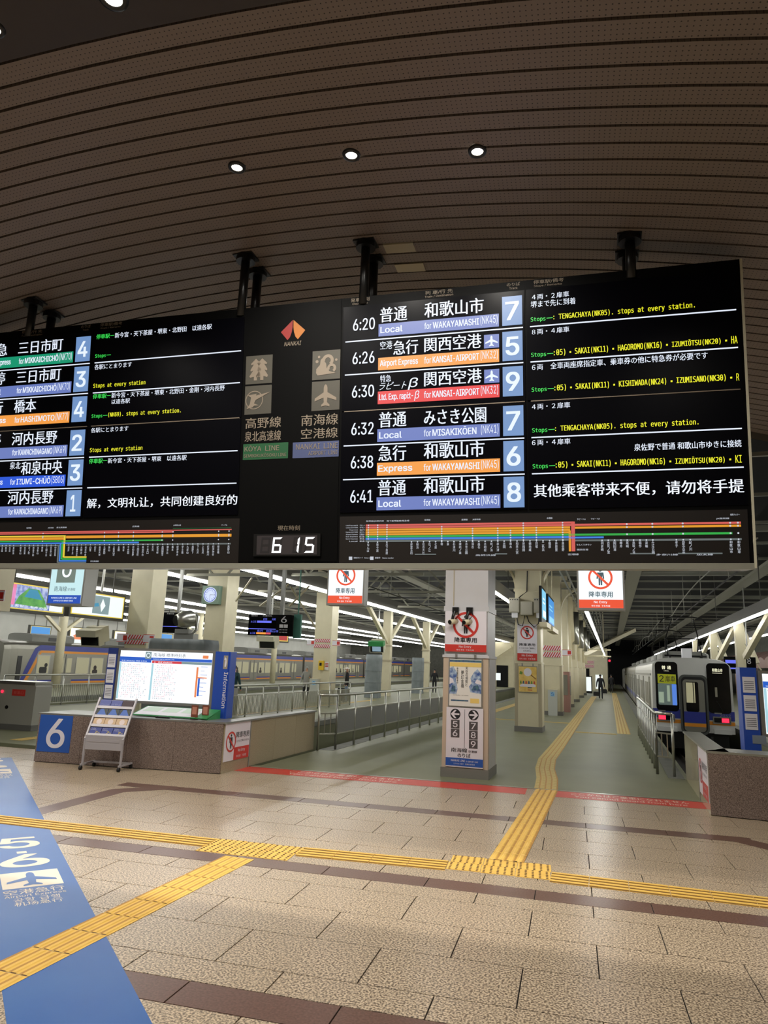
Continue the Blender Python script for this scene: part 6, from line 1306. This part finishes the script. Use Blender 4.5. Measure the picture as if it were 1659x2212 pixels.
T = thing('signal_lamp', 'small red signal lamp in the dark beyond the platform', 'signal', (-.2, 88, 3.0)); m = M(); m.disc(Fr((-.2, 88, 3.2), (1, 0, 0), (0, 0, 1)), 0, 0, .13, 0, 12, .1); part('lens', m, 'led_lamp_red', T); m = M(); m.box(-.4, 0, 88.0, 88.12, 3.0, 3.45); m.tube([(-.2, 88.05, 3.4), (-.2, 88.05, 6.14)], .03, 6); part('bracket', m, 'black', T)
# control desk of the platform attendant
T = thing('control_desk', 'white sloped control desk in front of the person in dark green', 'control desk', (-13.2, 22.7, 0)); f = Fr((-13.75, 22.5, 0), (1, 0, 0), (0, 0, 1)); m = M(); m.poly(f, [(0, .0), (1.15, 0), (1.15, .95), (0, .95)], -.5, 0); part('cabinet', m, 'brushed', T); ds_ = Fr((-13.78, 22.42, .98), (1, 0, 0), (0, .45, .9)); m = M(); m.slab(ds_, 0, 1.22, 0, .42, -.05, 0); part('panel', m, 'white', T); m = M(); m.slab(ds_, .1, .35, .2, .26, 0, .01); m.slab(ds_, .85, 1.1, .15, .32, 0, .01); m.disc(ds_, .52, .22, .05, .005, 10); m.disc(ds_, .66, .22, .05, .005, 10); part('controls', m, 'print_dark', T)
# ================================================================== PEOPLE
def person(label, loc, rz, h_, cols, pose='stand', hair=True, extra=None):
    """one continuous body grown with the Skin modifier; hair, cap and bags are parts"""
    s = h_/1.72
    J = {'pelvis': (0, 0, .95), 'waist': (0, 0, 1.1), 'chest': (0, .0, 1.3), 'neck': (0, .01, 1.46), 'nk2': (0, .0, 1.52), 'head': (0, -.02, 1.6), 'top': (0, -.01, 1.69)}
    wl = .22 if pose == 'walk' else .02
    for sd_, sg in (('l', 1), ('r', -1)):
        ph = sg*wl
        J[sd_+'hip'] = (.09*sg, 0, .9); J[sd_+'knee'] = (.1*sg, -.5*ph-.03, .5); J[sd_+'ank'] = (.1*sg, -ph, .09+(.04 if pose == 'walk' and sg < 0 else 0)); J[sd_+'toe'] = (.11*sg, -ph-.16, .04)
        J[sd_+'sho'] = (.17*sg, .01, 1.4); J[sd_+'elb'] = (.25*sg, .02+.35*ph, 1.13)
        if pose == 'phone' and sg > 0: J[sd_+'wri'] = (.17, -.24, 1.1); J[sd_+'han'] = (.13, -.31, 1.13)
        else: J[sd_+'wri'] = (.27*sg, -.05+.55*ph, .9); J[sd_+'han'] = (.27*sg, -.07+.6*ph, .8)
    E_ = [('pelvis', 'waist'), ('waist', 'chest'), ('chest', 'neck'), ('neck', 'nk2'), ('nk2', 'head'), ('head', 'top')]
    for q in 'lr': E_ += [('pelvis', q+'hip'), (q+'hip', q+'knee'), (q+'knee', q+'ank'), (q+'ank', q+'toe'), ('chest', q+'sho'), (q+'sho', q+'elb'), (q+'elb', q+'wri'), (q+'wri', q+'han')]
    RAD = {'pelvis': (.15, .11), 'waist': (.145, .11), 'chest': (.17, .12), 'neck': (.07, .07), 'nk2': (.05, .055), 'head': (.078, .095), 'top': (.06, .075), 'hip': (.09, .095), 'knee': (.062, .065), 'ank': (.045, .045), 'toe': (.04, .03), 'sho': (.075, .075), 'elb': (.052, .052), 'wri': (.036, .036), 'han': (.036, .028)}
    names = list(J); me = bpy.data.meshes.new('body'); me.from_pydata([tuple(c*s for c in J[n_]) for n_ in names], [(names.index(a), names.index(b)) for a, b in E_], [])
    o = bpy.data.objects.new('body', me); COL.objects.link(o); o.modifiers.new('skin', 'SKIN'); sv = me.skin_vertices[0].data
    for i, n_ in enumerate(names):
        k_ = n_ if n_ in RAD else n_[1:]; sv[i].radius = tuple(r*s for r in RAD[k_]); sv[i].use_root = (n_ == 'pelvis')
    ss = o.modifiers.new('sub', 'SUBSURF'); ss.levels = 2; ss.render_levels = 2
    dg = bpy.context.evaluated_depsgraph_get(); body = bpy.data.meshes.new_from_object(o.evaluated_get(dg)); bpy.data.objects.remove(o)
    body.materials.clear()
    for c in ('skin', cols['top'], cols['legs'], 'black_rubber'): body.materials.append(MATS[c])
    for p in body.polygons:
        c = p.center/s; z = c.z; ax_ = abs(c.x)
        mi = 0
        if z < .09: mi = 3
        elif z < .93 and ax_ < .2: mi = 2
        elif z < 1.47: mi = 1
        if ax_ > .2 and z < .86: mi = 0
        if pose == 'phone' and c.y < -.2 and z > 1: mi = 0
        if z < 1.0 and ax_ < .2 and cols.get('coat') and z > cols['coat']: mi = 1
        p.material_index = mi
        p.use_smooth = True
    T = thing('person', label, 'person', loc, rz); b = bpy.data.objects.new('body', body); COL.objects.link(b); b.parent = T
    def bit(name, mb, mt): mb.v = [q*s for q in mb.v]; return part(name, mb, mt, T, smooth=True, local=True)
    def ball(c, r, z0=-1., n=12, k_=8):
        m = M(); vs_ = []
        for i in range(k_+1):
            t = max(-math.pi/2+math.pi*i/k_, math.asin(z0)) ; vs_ += [(c[0]+r[0]*math.cos(t)*math.cos(2*math.pi*j/n), c[1]+r[1]*math.cos(t)*math.sin(2*math.pi*j/n), c[2]+r[2]*math.sin(t)) for j in range(n)]
        m.add(vs_, [(i*n+j, i*n+(j+1) % n, (i+1)*n+(j+1) % n, (i+1)*n+j) for i in range(k_) for j in range(n)]); return m
    if hair: bit('hair', ball((0, .015, 1.635), (.092, .108, .1), -.35), cols.get('hair', 'hair'))
    m = M(); m.add([(-.018, -.1, 1.6), (.018, -.1, 1.6), (0, -.13, 1.59), (0, -.105, 1.64)], [(0, 1, 2), (0, 2, 3), (1, 3, 2)]); bit('nose', m, 'skin')
    if extra == 'cap':
        bit('cap', ball((0, .0, 1.65), (.1, .115, .09), 0.), 'cap_white'); m = M(); m.box(-.07, .07, -.2, -.08, 1.65, 1.665); bit('cap_peak', m, 'cap_white'); m = M(); m.box(-.06, .06, -.118, -.06, 1.53, 1.6); bit('face_mask', m, 'white')
    if extra == 'pack': bit('backpack', ball((0, .17, 1.2), (.14, .09, .2)), 'coat_black')
    return T
person('person in dark suit walking away down the platform with a bag in each hand', (-.8, 55.5, 0), math.pi, 1.74, dict(top='suit', legs='suit', coat=.8), 'walk')
person('person in long dark coat walking near the platform edge far away', (-.05, 72, 0), math.pi, 1.68, dict(top='coat_black', legs='coat_black', coat=.5), 'walk')
person('person in white cap, mask and black jacket standing behind the railing', (-12.6, 34.0, 0), .5*math.pi*-.7, 1.72, dict(top='coat_black', legs='jeans', coat=.82), 'stand', False, 'cap')
person('person in grey hooded coat partly hidden by the pillar behind the railing', (-14.75, 33.9, 0), .4, 1.68, dict(top='coat_grey', legs='coat_black', hair='coat_grey', coat=.7), 'stand')
person('person in dark green jacket behind the white control desk', (-13.3, 23.9, 0), math.pi, 1.72, dict(top='coat_teal', legs='coat_black'), 'stand')
person('person in black at the far sheeted machine, seen by the train', (-12.3, 51.5, 0), .3, 1.68, dict(top='coat_black', legs='coat_black', coat=.6), 'stand')
for x, y, z, w_, lab in ((-.52, 55.4, .42, .34, 'right'), (-1.12, 55.6, .2, .4, 'left')):
    T = thing('handbag', 'dark bag carried in the %s hand of the suited walker' % lab, 'bag', (x, y, z)); m = M(); loft(m, prof_body(x-w_/2, x+w_/2, z, z+.22, z+.3), [(y-.08, .92, 0), (y, 1, 0), (y+.08, .92, 0)]); part('bag_body', m, 'coat_black', T); m = M(); m.tube([(x-.08, y, z+.28), (x-.05, y, z+.42), (x+.05, y, z+.42), (x+.08, y, z+.28)], .012, 6); part('handle', m, 'coat_black', T)
T = thing('suitcase', 'black suitcase standing beside the person in the white cap', 'suitcase', (-13.2, 34.2, 0)); m = M(); m.poly(Fr((-13.25, 34.45, .06), (1, 0, 0), (0, 0, 1)), rr_(0, .55, 0, .62, .06), -.28, 0); part('shell', m, 'coat_black', T); m = M(); m.tube([(-13.15, 34.6, .66), (-13.15, 34.6, .95), (-12.85, 34.6, .95), (-12.85, 34.6, .66)], .012, 6); part('handle', m, 'brushed', T); m = M(); [m.tube([(x, 34.47, .03), (x, 34.65, .03)], .03, 8) for x in (-13.17, -12.8)]; part('wheels', m, 'black_rubber', T)
